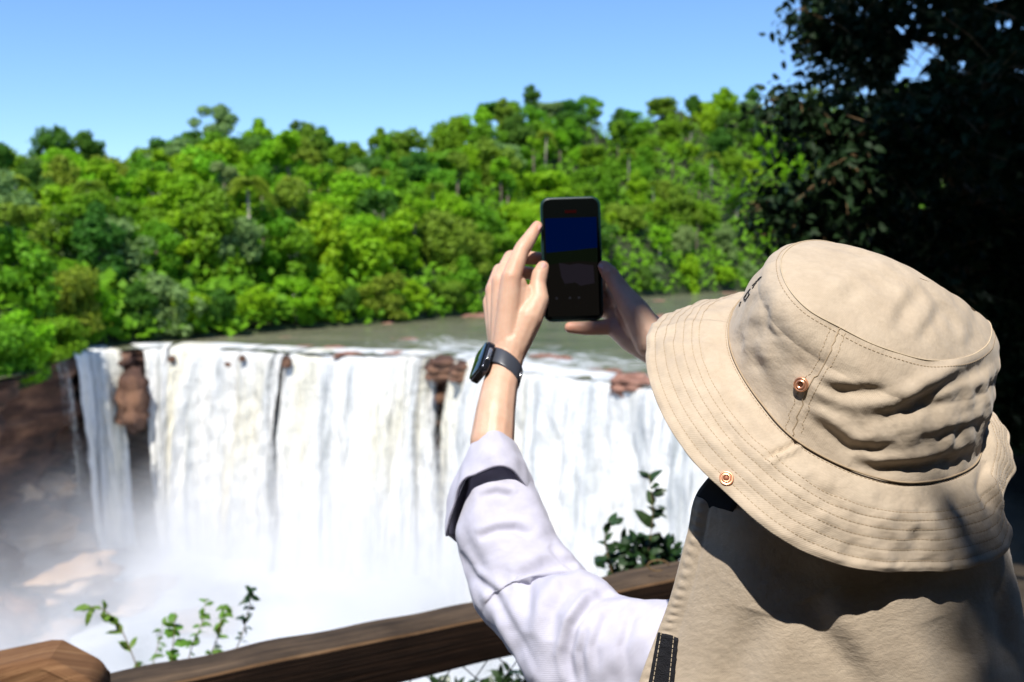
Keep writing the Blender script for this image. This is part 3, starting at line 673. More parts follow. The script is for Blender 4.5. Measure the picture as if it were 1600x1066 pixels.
# the cut post at the left
proot = empty('wooden_post', P(20, 1200, 1.62)); tag(proot, 'sunlit orange brown timber post with a slanted end at the lower left corner', 'post')
q = [(-90, 1150, 1.60), (152, 1150, 1.60), (152, 1090, 1.60), (140, 1070, 1.60), (76, 1036, 1.61), (58, 1036, 1.61), (-90, 1066, 1.61)]
fr = [P(*a) for a in q]; low = [p + [0, 0, 0] for p in fr]; pass
bk = nrm(np.array([-.18, 1, 0])) * .10
ring = [fr, [p + bk * .12 + [0, 0, .004] for p in fr], [p + bk * .88 + [0, 0, .004] for p in fr], [p + bk for p in fr]]
bt = [fr[0] - [0, 0, 1.2], fr[1] - [0, 0, 1.2]]
mbp = MB(); vv = []; 
for r in ring:
    r = list(r); r[0] = r[0] - [0, 0, 1.2]; r[1] = r[1] - [0, 0, 1.2]; vv += r
k7 = 7; F = [list(range(7))[::-1], [21 + i for i in range(7)]] + [[a * 7 + i, a * 7 + (i + 1) % 7, (a + 1) * 7 + (i + 1) % 7, (a + 1) * 7 + i] for a in range(3) for i in range(7)]
mbp.add(vv, F); me = mbp.me('body')
me = bake(me, [('BEVEL', dict(width=.012, segments=4, limit_method='ANGLE')), ('SUBSURF', dict(levels=0))])
uvl = me.uv_layers.new(name='UVMap'); co = np.array([v_.co[:] for v_ in me.vertices]); li = np.empty(len(me.loops), np.int32); me.loops.foreach_get('vertex_index', li)
uvl.data.foreach_set('uv', np.stack([co[li, 0] * .9 + co[li, 2] * .3, co[li, 2] - co[li, 0] * .35 + co[li, 1]], -1).ravel())
put('body', me, proot, M['post'], smooth=False)
# ------------------------------------------------------------------ leafy sprigs
def leaf_blades(c, d, up, L, Wd, curl=.25):
    """pointed leaves: base c, direction d, length L"""
    n = len(c); s = nrm(np.cross(d, up)); u = np.cross(s, d); L = L[:, None]; Wd = Wd[:, None]
    v = np.stack([c, c + d * L * .35 + s * Wd + u * L * .04, c + d * L * .35 - s * Wd + u * L * .04, c + d * L * .72 + s * Wd * .75 - u * L * curl * .3, c + d * L * .72 - s * Wd * .75 - u * L * curl * .3, c + d * L - u * L * curl], 1)
    b = np.arange(n)[:, None] * 6
    f3 = [np.concatenate([b + a for a in q], 1) for q in ((0, 1, 2), (3, 5, 4))]; f4 = np.concatenate([b + a for a in (1, 3, 4, 2)], 1)
    return v.reshape(-1, 3), [list(x) for x in f3[0]] + [list(x) for x in f3[1]] + [list(x) for x in f4]
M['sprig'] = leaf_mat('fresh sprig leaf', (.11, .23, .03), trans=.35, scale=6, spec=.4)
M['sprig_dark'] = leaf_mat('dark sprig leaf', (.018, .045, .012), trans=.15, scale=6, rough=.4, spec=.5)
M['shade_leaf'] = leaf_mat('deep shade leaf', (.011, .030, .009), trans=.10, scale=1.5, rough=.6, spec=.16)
def sprig(name, stem, d, n, L, m1, label, seed, w=.30, cat='plant', group=None, thick=.0022, spread=1.0):
    rs = np.random.default_rng(seed); pts = [P(x, y, d + dd) for x, y, dd in stem]; root = empty(name, pts[0]); tag(root, label, cat, group)
    mb = MB(); fine = interp(np.linspace(0, 1, 14), np.linspace(0, 1, len(pts)), np.array(pts)); mb.tube(fine, list(np.linspace(thick, thick * .4, 14)), 5); mb.build('stem', M['twig'], root)
    t = rs.uniform(.12, 1, n); c = interp(t, np.linspace(0, 1, len(pts)), np.array(pts)); tg = nrm(interp(np.clip(t + .05, 0, 1.0), np.linspace(0, 1, len(pts)), np.array(pts)) - interp(t - .05, np.linspace(0, 1, len(pts)), np.array(pts)) + 1e-6)
    d_ = nrm(rs.normal(size=(n, 3)) * spread * [1, .8, .5] + tg * .7 + [0, 0, -.25])
    v, f = leaf_blades(c, d_, nrm(rs.normal(size=(n, 3)) * .3 + [0, -.35, .8]), L * rs.uniform(.6, 1.2, n), L * w * rs.uniform(.7, 1.1, n))
    me = mesh('leaves', v, f); attr(me, 'tone', np.repeat(rs.uniform(0, .8, n), 6)); put('leaves', me, root, m1, smooth=False)
g = 'leafy sprigs rising behind the railing'
sprig('sprig', [(235, 1100, 0), (215, 1045, 0), (190, 985, 0), (165, 955, 0), (140, 948, 0)], 3.0, 26, .052, M['sprig'], 'arching sprig of long narrow green leaves, nearest the cut post', 1, .20, group=g, spread=.7)
sprig('sprig', [(265, 1080, 0), (268, 1030, 0), (272, 990, 0), (274, 957, 0)], 2.9, 13, .045, M['sprig'], 'upright bright green sprig with broad leaves against the white pool', 2, .36, group=g, spread=.5)
sprig('sprig', [(285, 1070, 0), (300, 1010, 0), (315, 975, 0), (322, 935, .1)], 3.1, 38, .030, M['sprig'], 'bushy green sprig with small leaves in the middle of the sprigs', 3, .30, group=g)
sprig('sprig', [(300, 1075, 0), (335, 1010, 0), (345, 970, 0), (352, 945, .1)], 3.2, 36, .032, M['sprig'], 'green sprig with a pointed leaf on top, second from the right', 4, .30, group=g)
sprig('sprig', [(345, 1070, 0), (375, 1000, 0), (388, 955, 0), (393, 925, 0)], 3.1, 30, .034, M['sprig_dark'], 'darker sprig with drooping tip, farthest right beside the rainbow foam', 5, .26, group=g)
sprig('sprig', [(225, 1090, 0), (238, 1040, 0), (248, 1005, .1), (255, 975, .1)], 3.3, 24, .034, M['sprig'], 'thin pale young sprig between the arching one and the upright one', 6, .28, group=g)
# dark shrub right of the sleeve
sprig('twig', [(1000, 930, 0), (1012, 870, 0), (1020, 800, 0), (1014, 742, 0)], 2.9, 36, .055, M['sprig_dark'], 'tall thin dark twig standing above the shrub against the right fall', 11, .26, group='dark shoots behind the railing', spread=.8)
sprig('twig', [(960, 910, 0), (950, 870, 0), (945, 840, 0), (958, 815, 0)], 2.95, 16, .05, M['sprig_dark'], 'short dark shoot at the left edge of the shrub behind the sleeve', 12, .26, group='dark shoots behind the railing', spread=.8)
def shrub(name, blobs, d, n, L, m1, label, seed):
    rs = np.random.default_rng(seed); root = empty(name, P(blobs[0][0], blobs[0][1] + 60, d)); tag(root, label, 'shrub')
    k = rs.integers(0, len(blobs), n); b = np.array(blobs, float)[k]; q = nrm(rs.normal(size=(n, 3))) * (rs.uniform(0, 1, n) ** .45)[:, None]
    c = np.array([P(x, y, d) for x, y, _ in b]) + q * (b[:, 2] / FPX * d)[:, None]
    v, f = leaf_blades(c, nrm(q + rs.normal(size=(n, 3)) * .6 + [0, 0, .2]), nrm(rs.normal(size=(n, 3)) * .5 + [0, -.2, .8]), L * rs.uniform(.6, 1.2, n), L * .34 * rs.uniform(.7, 1.1, n))
    me = mesh('leaves', v, f); attr(me, 'tone', np.repeat(rs.uniform(0, .6, n), 6)); put('leaves', me, root, m1, smooth=False)
    mb = MB()
    for i in range(len(blobs)): mb.tube([P(blobs[i][0], 1150, d), P(blobs[i][0] + 4, (blobs[i][1] + 1150) / 2, d + .02), P(*blobs[i][:2], d)], [.006, .005, .002], 5)
    mb.build('stem', M['twig'], root)
shrub('shrub', [(1000, 885, 34), (1030, 880, 30), (965, 890, 30), (990, 860, 24), (1045, 870, 22)], 3.0, 330, .040, M['sprig_dark'], 'dense dark leafy shrub between the sleeve and the hat flap, behind the railing', 21)
shrub('shrub', [(700, 1100, 36), (740, 1095, 30), (800, 1080, 34), (825, 1060, 22), (770, 1120, 40)], 3.0, 200, .045, M['sprig_dark'], 'dark leaves peeping out under the railing beside the sleeve', 22)
# ------------------------------------------------------------------ the big shaded tree at the right
def cloud_leaves(c, L, rs, droop=.5):
    n = len(c); d = nrm(rs.normal(size=(n, 3)) * [1, 1, .6] + [0, 0, -droop])
    return leaf_blades(c, d, nrm(rs.normal(size=(n, 3)) * .6 + [0, 0, .7]), L * rs.uniform(.6, 1.2, n), L * .24 * rs.uniform(.7, 1.2, n))
rs = np.random.default_rng(5)
tb = np.array([5.6, 8.6, .3]); tr = empty('shade_tree', tb); tag(tr, 'large dark tree in deep shade filling the right side above the hat', 'tree')
mb = MB(); mb.tube([tb - [0, 0, 1.2], tb + [-.1, 0, 2], tb + [-.4, -.2, 4.5], tb + [-.3, -.6, 8]], [.30, .24, .18, .08], 12); mb.build('trunk', M['bark'], tr)
# branches as surveyed in the frame, with leaf sprays hung on them
BR = [[(1900, 330, 8.2), (1620, 300, 7.0), (1420, 340, 6.2), (1300, 335, 5.8), (1235, 306, 5.6)],
      [(1900, 250, 8.2), (1560, 200, 6.6), (1400, 230, 6.0), (1300, 200, 5.6), (1238, 150, 5.4)],
      [(1900, 150, 8.4), (1600, 90, 7.2), (1440, 60, 6.8), (1340, 60, 6.4), (1262, 20, 6.2)],
      [(1950, 50, 8.6), (1640, 0, 7.5), (1450, -40, 7.0), (1330, -60, 6.6), (1260, -80, 6.4)],
      [(1900, 420, 8.2), (1600, 420, 6.8), (1430, 420, 6.0), (1320, 400, 5.7), (1262, 350, 5.5)],
      [(1850, 380, 7.6), (1560, 330, 6.3), (1440, 220, 5.6), (1370, 240, 5.4), (1300, 280, 5.3)],
      [(1900, 500, 8.4), (1650, 560, 7.2), (1560, 620, 6.8), (1500, 640, 6.6)],
      [(1900, 120, 8), (1700, 40, 6), (1560, 120, 5.6), (1470, 180, 5.4), (1395, 210, 5.3)]]
mb = MB(); lc = []; ll = []
for bi, b in enumerate(BR):
    pts = interp(np.linspace(0, 1, 16), np.linspace(0, 1, len(b)), np.array([P(*q) for q in b])); mb.tube(pts, list(np.linspace(.05, .008, 16)), 6)
    for k in range(70):
        t = rs.uniform(.15, 1) ** .8; p = interp(np.array([t]), np.linspace(0, 1, 16), pts)[0]
        dv = nrm(rs.normal(size=3) * [1, 1, .5] + [-.3, -.3, -.35]); ln = rs.uniform(.25, .8) * (1.15 - t * .75)
        e = p + dv * ln; mb.tube([p, (p + e) / 2 + [0, 0, .03], e], [.006, .004, .002], 4, cap=False)
        m_ = int(40 * ln / .5) + 8; u = rs.uniform(.1, 1.05, m_)[:, None]; lc.append(p + (e - p) * u + rs.normal(size=(m_, 3)) * .05); 
lc = np.concatenate(lc); gw1, gw2 = waves(71, 12, 60, 170), waves(72, 14, 22, 60)
def holes(px, py):
    q = np.stack([px, py, 0 * px], -1); return ((gw1(q) + .5 * gw2(q) > .55) & (py < 125) & (px > 1400)) | ((gw2(q) > 1.15) & (py < 330) & (px > 1290) & (px < 1560))
qq = PX(lc); lc = lc[~holes(qq[:, 0], qq[:, 1])]
mb.build('branches', M['twig'], tr)
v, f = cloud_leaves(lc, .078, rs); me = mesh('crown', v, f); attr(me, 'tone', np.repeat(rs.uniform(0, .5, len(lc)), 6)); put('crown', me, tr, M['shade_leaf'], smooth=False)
# dense inner mass and the canopy that keeps it in shade
n = 44000; px = 1230 + 520 * rs.uniform(0, 1, n) ** .75; py = rs.uniform(-160, 700, n)
keep = px > np.interp(py, [-160, 0, 60, 110, 150, 200, 260, 300, 360, 420, 700], [1230, 1262, 1285, 1300, 1275, 1325, 1330, 1310, 1315, 1310, 1500]) + rs.normal(0, 18, n)
gap = holes(px, py)
keep &= ~gap; dd = rs.uniform(6.2, 9.5, n); c = np.array([P(a, b, d) for a, b, d, k in zip(px, py, dd, keep) if k])
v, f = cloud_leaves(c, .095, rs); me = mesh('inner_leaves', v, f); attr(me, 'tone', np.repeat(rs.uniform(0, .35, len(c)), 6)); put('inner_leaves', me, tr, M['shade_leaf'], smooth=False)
n = 10500; c = np.stack([rs.uniform(1.2, 13, n), rs.uniform(2.2, 17, n), np.zeros(n)], -1)
c[:, 2] = 5.3 + .10 * c[:, 0] + rs.uniform(0, 2.2, n) + .30 * np.clip(c[:, 1] - 6, 0, 20)
ok = c[:, 0] > 1.4 + .0 * c[:, 1]; 
v, f = leaf_quads(c[ok], nrm(rs.normal(size=(ok.sum(), 3)) * .5 + [0, 0, 1]), .17 * rs.uniform(.6, 1.3, ok.sum()), rs)
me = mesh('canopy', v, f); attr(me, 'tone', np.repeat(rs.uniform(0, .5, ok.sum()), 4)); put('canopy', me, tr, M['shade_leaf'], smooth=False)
# a spray of the same tree reaches over the look-out and dapples the right side of the hat
tg_ = np.array([P(x, y, d) for x, y, d in zip(rs.normal(1625, 55, 60), rs.uniform(760, 1200, 60), rs.uniform(.76, .9, 60))]); sv = np.array(sd)
t2_ = np.array([P(x, y, d) for x, y, d in zip(rs.normal(985, 28, 44), rs.normal(490, 38, 44), rs.uniform(1.25, 1.30, 44))])
c = np.concatenate([tg_ + sv * rs.uniform(4.0, 6.0, 60)[:, None], t2_ + sv * rs.uniform(2.6, 4.2, 44)[:, None]])
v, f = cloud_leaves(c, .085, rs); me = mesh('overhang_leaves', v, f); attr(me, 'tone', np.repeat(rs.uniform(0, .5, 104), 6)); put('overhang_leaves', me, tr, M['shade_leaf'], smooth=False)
cm1, cm2 = c[:60].mean(0), c[60:].mean(0); mb = MB(); mb.tube([tb + [-.2, -.3, 5.5], [4, 1, 6.9], [2.4, -1.8, 6.4], cm1 + [.7, -.2, .2], cm1 + [.25, 0, 0]], [.09, .07, .05, .02, .008], 7); mb.tube([[2.4, -1.8, 6.4], cm2 + [.9, .0, .9], cm2 + [.10, 0, .1]], [.03, .015, .004], 6); mb.build('overhang_branch', M['bark'], tr)
# the wood behind and to the right of the look-out, which shuts out most of the sky light there
n = 15000; az = rs.uniform(rad(-112), rad(150), n); el = np.arcsin(rs.uniform(math.sin(rad(-12)), 1, n)); rr = rs.uniform(9, 13, n)
top_ = np.interp(np.degrees(az), [-112, -60, -30, -2, 20, 60, 150], [22, 38, 43, 43, 66, 85, 85])   # az: 0 behind the camera, positive to the right
k = np.degrees(el) < top_ + rs.normal(0, 2, n); az, el, rr = az[k], el[k], rr[k]
c = np.stack([np.sin(az) * np.cos(el) * rr, -np.cos(az) * np.cos(el) * rr, 1.5 + np.sin(el) * rr], -1); q = PX(c)
k = ~((q[:, 2] > 0) & ((q[:, 0] < 1500) | (q[:, 1] < 150))); c = c[k]; n = len(c)
v, f = leaf_quads(c, nrm(np.array([0, 0, 1.5]) - c + rs.normal(size=(n, 3)) * .6), .36 * rs.uniform(.6, 1.3, n), rs)
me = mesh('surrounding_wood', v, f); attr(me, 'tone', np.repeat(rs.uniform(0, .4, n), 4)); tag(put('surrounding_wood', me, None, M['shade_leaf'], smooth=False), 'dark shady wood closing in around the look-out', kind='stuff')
# understory wall behind it
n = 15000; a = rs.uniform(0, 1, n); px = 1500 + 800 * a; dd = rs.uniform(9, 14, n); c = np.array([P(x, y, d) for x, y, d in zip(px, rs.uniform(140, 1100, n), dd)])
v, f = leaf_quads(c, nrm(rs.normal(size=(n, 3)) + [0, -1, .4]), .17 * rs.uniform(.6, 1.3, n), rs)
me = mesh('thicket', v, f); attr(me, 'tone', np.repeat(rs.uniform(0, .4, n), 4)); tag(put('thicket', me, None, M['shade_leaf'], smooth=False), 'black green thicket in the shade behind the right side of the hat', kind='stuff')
# ------------------------------------------------------------------ the person
per = empty('person', (.30, .95, -.26)); tag(per, 'person in khaki sun hat and lilac white shirt raising a phone with both hands', 'person')
# ---- hat frame
lean, tip = rad(26), rad(34)
def cam2w(v): return R_ * v[0] + U_ * v[1] + B_ * v[2]
A_c = np.array([math.sin(lean) * math.cos(tip), math.cos(lean) * math.cos(tip), math.sin(tip)]); e1c = np.array([-math.cos(lean), math.sin(lean), 0.]); e2c = np.cross(A_c, e1c)
if e2c[2] < 0: e2c = -e2c
HA, H1, H2 = cam2w(A_c), cam2w(e1c), cam2w(e2c); HO = P(1342, 600, .87)
def hp(th, r, h): th = np.asarray(th, float); return HO + np.multiply.outer(np.cos(th) * r, H1) + np.multiply.outer(np.sin(th) * r, H2) + np.multiply.outer(np.asarray(h, float) * np.ones_like(th), HA)
def solve(px, py, h):
    v = P(px, py, 1) - C0; t = ((HO + HA * h - C0) @ HA) / (v @ HA); q = C0 + v * t - HO
    return math.atan2(q @ H2, q @ H1) % (2 * math.pi), math.hypot(q @ H1, q @ H2), h
def ring(ctrl, th):
    """ctrl: (px,py,h) or ('a',deg,r,h) -> r(th), h(th)"""
    c = sorted([(rad(k[1]), k[2], k[3]) if k[0] == 'a' else solve(*k) for k in ctrl]); c = np.array(c)
    c3 = np.concatenate([c - [2 * math.pi, 0, 0], c, c + [2 * math.pi, 0, 0]]); r = interp(th, c3[:, 0], c3[:, 1:]); return r[:, 0], r[:, 1]
NT = 400; TH = np.linspace(0, 2 * math.pi, NT, endpoint=False)

bot_c = [(1141, 500, 0), (1147, 560, 0), (1190, 630, 0), (1240, 684, 0), (1290, 715, 0), (1330, 733, 0), (1400, 752, 0), (1450, 752, 0), (1490, 743, 0), (1530, 715, 0), ('a', 180, .116, 0), ('a', 210, .118, 0), ('a', 250, .120, 0), ('a', 290, .122, 0), ('a', 325, .124, 0)]
rb, hb = ring(bot_c, TH)
brim_c = [('a', 325, .166, -.052), ('a', 342, .172, -.050), (1010, 530, -.040), (1016, 600, -.040), (1058, 688, -.042), (1096, 735, -.042), (1134, 770, -.042), (1200, 830, -.043), (1300, 880, -.046), (1370, 893, -.046), (1425, 894, -.046), (1480, 893, -.044), (1540, 880, -.040), (1574, 858, -.034), (1581, 835, -.028), ('a', 168, .150, -.026), ('a', 181, .156, -.014), ('a', 193, .158, -.006), ('a', 206, .166, -.008), ('a', 225, .176, -.030), ('a', 250, .176, -.046), ('a', 280, .172, -.055), ('a', 305, .166, -.056)]
re_, he = ring(brim_c, TH)
khaki = M['hat']
hat = empty('sun_hat', HO); hat.parent = per; hat.matrix_parent_inverse = Matrix.Translation(-Vector((.30, .95, -.26)))
wr = waves(81, 26, .018, .07); wr2 = waves(82, 20, .006, .02)
# top panel
m_ = 60; V = np.zeros((m_, NT, 3)); UV = np.zeros((m_, NT, 2)); ctr = None
te = [(0, 1221, 405), (20, 1228, 443), (40, 1262, 483), (60, 1315, 513), (75, 1360, 536), (90, 1405, 552), (105, 1445, 562), (120, 1480, 563), (135, 1515, 556), (150, 1540, 541), (165, 1549, 522), (180, 1546, 504), (200, 1523, 494), (220, 1489, 469), (240, 1450, 444), (260, 1407, 420), (280, 1362, 399), (300, 1318, 384), (320, 1278, 376), (340, 1243, 382)]
ta = np.array([t[0] for t in te], float); tp_ = []
for a_, x_, y_ in te:
    t_ = solve(x_, y_, .080 - .004 * math.exp(-((a_ - 160) / 50) ** 2)); tp_.append(hp(t_[0], t_[1], t_[2]))
tp_ = np.array(tp_); edge_ = interp(np.degrees(TH), np.concatenate([ta - 360, ta, ta + 360]), np.concatenate([tp_] * 3)); ctr = edge_.mean(0)
for i, q in enumerate(np.linspace(0, 1, m_)):
    dome = .0255 * (1 - q ** 1.8) 
    V[i] = ctr + (edge_ - ctr) * q + HA * dome
    UV[i, :, 0] = (V[i] - HO) @ H1; UV[i, :, 1] = (V[i] - HO) @ H2
N = gnormals(V, True); N *= np.sign((N @ HA).mean()) ; fade = np.minimum(1, (1 - np.linspace(0, 1, m_)) / .25)[:, None, None]
V = V + N * (wr(V) * .0005)[..., None] * fade
for L_, w_, a_, le in [([(1290, 480), (1340, 440), (1400, 430)], 16, .0018, .001), ([(1430, 535), (1455, 500), (1470, 470)], 12, .002, .0012), ([(1390, 520), (1410, 480), (1440, 440)], 13, .0018, .001), ([(1510, 545), (1520, 520), (1515, 480)], 12, .0018, .001)]:
    V = fold(V, N, L_, w_, a_, le)
Vtop_edge = V[-1].copy()
put('crown_top', mesh('crown_top', V.reshape(-1, 3), grid_faces(m_, NT, True), UV.reshape(-1, 2)), hat, khaki)
# side band
m_ = 110; V = np.zeros((m_, NT, 3)); UV = np.zeros((m_, NT, 2)); T_, B2 = Vtop_edge, hp(TH, rb, hb)
rad_out = nrm(hp(TH, 1, 0) - HO)
for i, q in enumerate(np.linspace(0, 1, m_)):
    bulge = .010 * math.sin(math.pi * min(1, q * 1.05)) * (1 + .25 * np.cos(TH - 3.1))
    shoulder = .0035 * math.sin(math.pi * min(1, q / .3))
    V[i] = T_ + (B2 - T_) * q + rad_out * (bulge * (1 - q) ** .5 + shoulder)[:, None]
    UV[i, :, 0] = TH * .115; UV[i, :, 1] = -q * .1
q_ = np.linspace(0, 1, m_)[:, None]; N = gnormals(V, True); N *= np.sign(np.einsum('ijk,jk->', N, rad_out))
fd = np.sin(np.clip(q_, 0, 1) * math.pi) ** .5
V = V + N * ((wr(V) * .0007 + wr2(V) * .00010) * fd)[..., None]
thd = np.degrees(TH)
FO = [([(1276, 594), (1310, 606), (1345, 608), (1385, 606)], 9, .0065, .0035),
      ([(1345, 650), (1400, 642), (1450, 615), (1500, 585), (1570, 548)], 13, .010, .0065),
      ([(1400, 648), (1455, 640), (1510, 615), (1575, 600)], 10, .005, .000),
      ([(1255, 640), (1290, 665), (1330, 695), (1370, 700), (1405, 692)], 10, .0065, .004),
      ([(1265, 618), (1300, 635), (1345, 648)], 9, .0035, .002),
      ([(1330, 716), (1370, 728), (1420, 726), (1470, 718), (1530, 700)], 10, .008, .0045),
      ([(1440, 685), (1490, 672), (1545, 655)], 9, .004, .0025),
      ([(1200, 478), (1200, 510), (1214, 528)], 6, .003, .002), ([(1180, 555), (1205, 600), (1230, 640)], 10, .0018, .001), ([(1165, 520), (1185, 560), (1200, 585)], 9, .0018, .001)]
for L_, w_, a_, le in FO:
    V = fold(V, N, L_, w_ * 1.15, a_ * .46, le * .6)
# vertical seam at the ear
seam_px = [(1312, 512), (1292, 560), (1268, 600), (1250, 640), (1238, 682)]
V = fold(V, N, seam_px, 2.2, .0010, 0)
side_V, side_N = V, N
put('crown_side', mesh('crown_side', V.reshape(-1, 3), grid_faces(m_, NT, True), UV.reshape(-1, 2)), hat, khaki)
# brim
m_ = 90; V = np.zeros((m_, NT, 3)); UV = np.zeros((m_, NT, 2)); I_, E_ = hp(TH, rb * .985, hb - .0012), hp(TH, re_, he)
for i, q in enumerate(np.linspace(0, 1, m_)):
    V[i] = I_ + (E_ - I_) * q + HA[None] * (.0065 * math.sin(math.pi * q)) ; UV[i, :, 0] = TH * .15; UV[i, :, 1] = q * .07 + .2
N = gnormals(V, True); N *= np.sign((N @ HA).mean()); q_ = np.linspace(0, 1, m_)[:, None]
V = V + N * ((wr(V) * .0009 + wr2(V) * .00012) * np.clip(q_ * 3, 0, 1))[..., None]
ROWS = [.06, .40, .50, .60, .70, .80, .90]
for rq in ROWS: V = V - N * (.00035 * np.exp(-((q_ - rq) / .014) ** 2) * (1 + .4 * np.sin(TH * 160 + rq * 40)[None]))[..., None]
V = V + N * (.0010 * np.exp(-((q_ - .955) / .03) ** 2) * (1 + .5 * np.sin(TH * 41)[None] * np.sin(TH * 17)[None]))[..., None]
for L_, w_, a_, le in [([(1250, 690), (1232, 703), (1210, 712), (1196, 722)], 4, .005, .004), ([(1135, 570), (1160, 640), (1190, 690)], 12, .002, .001), ([(1270, 735), (1300, 770), (1305, 800)], 14, .0018, .001), ([(1120, 640), (1150, 690), (1175, 735)], 12, .0018, .001),
                       ([(1545, 720), (1540, 760), (1556, 800)], 9, .006, .004), ([(1400, 800), (1440, 840), (1445, 870)], 14, .0015, .001), ([(1225, 770), (1280, 800), (1310, 840)], 12, .0015, .001)]:
    V = fold(V, N, L_, w_, a_, le)
o = put('brim', mesh('brim', V.reshape(-1, 3), grid_faces(m_, NT, True), UV.reshape(-1, 2)), hat, khaki)
sm = o.modifiers.new('thickness', 'SOLIDIFY'); sm.thickness = .0022; sm.offset = 1
brim_V, brim_N = V, N
# piping along the top seam, and the hem cord
def loopline(name, pts, r, m1): mb = MB(); p = list(pts) + [pts[0]]; mb.tube(p, r, 6, cap=False); mb.build(name, m1, hat)
loopline('piping', Vtop_edge + rad_out * .0002 + HA * .0001, .0005, M['piping'])
# stitching: every thread dash lies on the cloth
def dashes(V, N, rowf, colf, n_per, mb, ln=.0011, hw=.00028, lift=.00025):
    pass
mb = MB()
def dash_path(path, nor, step=.0036, ln=.0011, hw=.00026):
    seg = np.linalg.norm(np.diff(path, axis=0), axis=1); s = np.concatenate([[0], np.cumsum(seg)]); k = np.arange(0, s[-1], step)
    c = np.stack([np.interp(k, s, path[:, i]) for i in range(3)], -1); nn = nrm(np.stack([np.interp(k, s, nor[:, i]) for i in range(3)], -1)); c2 = np.stack([np.interp(k + .001, s, path[:, i]) for i in range(3)], -1); t = nrm(c2 - c + 1e-9)
    for a, b, d in zip(c, nn, t): mb.box(a + b * .00015, d * ln, np.cross(b, d) * hw, b * .00022)
for rq in ROWS:
    i = int(round(rq * (m_ - 1))); dash_path(np.concatenate([brim_V[i], brim_V[i][:1]]), np.concatenate([brim_N[i], brim_N[i][:1]]))
def nearest_path(V, N, line, k=40):
    q = PX(V)[..., :2]; front = np.einsum('...i,...i', N, C0 - V) > 0; out = []; no = []
    L_ = np.array(line, float); pts = interp(np.linspace(0, 1, k), np.linspace(0, 1, len(L_)), L_)
    for p in pts:
        d = np.hypot(*(q - p).transpose(2, 0, 1)) + 1e3 * (~front); j = np.unravel_index(d.argmin(), d.shape); out.append(V[j]); no.append(N[j])
    return np.array(out), np.array(no)
for off in (-16, 13):
    a, b = nearest_path(side_V, side_N, [(x + off * (.9 if off < 0 else 1), y - off * .12) for x, y in seam_px]); dash_path(a, b, .0030, .0009)
i = 3; dash_path(side_V[4], side_N[4]); 
mb.build('stitching', M['thread'], hat, smooth=False)
a, b = nearest_path(side_V, side_N, seam_px); mb = MB(); mb.tube(a + b * .0002, .0005, 5); mb.build('side_seam', M['thread'], hat)
mb = MB(); mb.tube(list(B2 + rad_out * .0004) + [B2[0] + rad_out[0] * .0004], .0007, 5, cap=False); mb.build('crown_seam', M['thread'], hat)
# rivets
def rivet(c, n, r):
    mb = MB(); t = nrm(np.cross(n, [0, 0, 1.])); b = np.cross(n, t); pr = [(0, .0008), (.36, .0009), (.42, .0019), (.56, .0019), (.64, .0009), (.74, .0009), (.80, .0014), (.95, .0013), (1, .0004), (1, -.001)]; K = 28; v = []; f = []
    for rr, hh in pr:
        for k in range(K): a = 2 * math.pi * k / K; v.append(c + (t * math.cos(a) + b * math.sin(a)) * r * max(rr, .001) + n * hh * r / .0055)
    for i in range(len(pr) - 1):
        for k in range(K): f.append([i * K + k, i * K + (k + 1) % K, (i + 1) * K + (k + 1) % K, (i + 1) * K + k])
    mb.add(v, f); mb.build('rivet', M['rivet'], hat)
    mb = MB(); mb.ball(c + n * .0009 * r / .0055, [r * .34, r * .34, r * .05], 16, 6, np.stack([t, b, n])); mb.build('rivet_hole', M['rivet_dark'], hat)
a, b = nearest_path(side_V, side_N, [(1253, 601), (1254, 602)], 2); rivet(a[0] + b[0] * .0012, nrm(b[0]), .0056)
a, b = nearest_path(brim_V, brim_N, [(1134, 748), (1135, 749)], 2); rivet(a[0] + b[0] * .0008, nrm(b[0]), .0055)
# dark embroidered stroke marks at the front of the crown
mb = MB()
for ln in ([(1190, 433), (1183, 440), (1176, 447)], [(1173, 452), (1167, 460), (1163, 467), (1166, 468), (1171, 461), (1170, 457)], [(1158, 472), (1156, 478)], [(1186, 436), (1180, 446), (1176, 451)]):
    a, b = nearest_path(side_V, side_N, ln, 12); mb.tube(a + b * .0004, .00055, 5)
mb.build('embroidery', M['ink'], hat)
# ---- neck flap
FC = [[(1165, 700, 0.87), (1093, 765, 0.825), (1076, 835, 0.835), (1052, 925, 0.85), (1028, 990, 0.86), (1000, 1066, 0.865), (975, 1160, 0.87)],
      [(1215, 720, 0.84), (1165, 795, 0.8), (1150, 870, 0.805), (1140, 940, 0.812), (1125, 1000, 0.82), (1110, 1075, 0.828), (1095, 1170, 0.83)],
      [(1275, 740, 0.82), (1250, 830, 0.785), (1240, 900, 0.79), (1235, 960, 0.795), (1225, 1010, 0.8), (1220, 1080, 0.805), (1215, 1180, 0.81)],
      [(1345, 755, 0.8), (1335, 850, 0.782), (1332, 915, 0.787), (1330, 965, 0.79), (1330, 1020, 0.795), (1330, 1085, 0.8), (1335, 1180, 0.8)],
      [(1425, 755, 0.8), (1435, 850, 0.795), (1440, 915, 0.8), (1445, 970, 0.802), (1450, 1025, 0.805), (1455, 1090, 0.81), (1465, 1180, 0.81)],
      [(1495, 745, 0.825), (1520, 850, 0.825), (1530, 910, 0.832), (1540, 965, 0.835), (1550, 1020, 0.84), (1560, 1085, 0.84), (1575, 1180, 0.84)],
      [(1535, 720, 0.87), (1565, 840, 0.865), (1580, 890, 0.87), (1590, 940, 0.875), (1596, 1000, 0.88), (1602, 1066, 0.88), (1615, 1180, 0.88)],
      [(1548, 700, 0.93), (1568, 820, 0.93), (1584, 885, 0.93), (1592, 950, 0.93), (1598, 1010, 0.93), (1604, 1080, 0.93), (1625, 1180, 0.93)]]
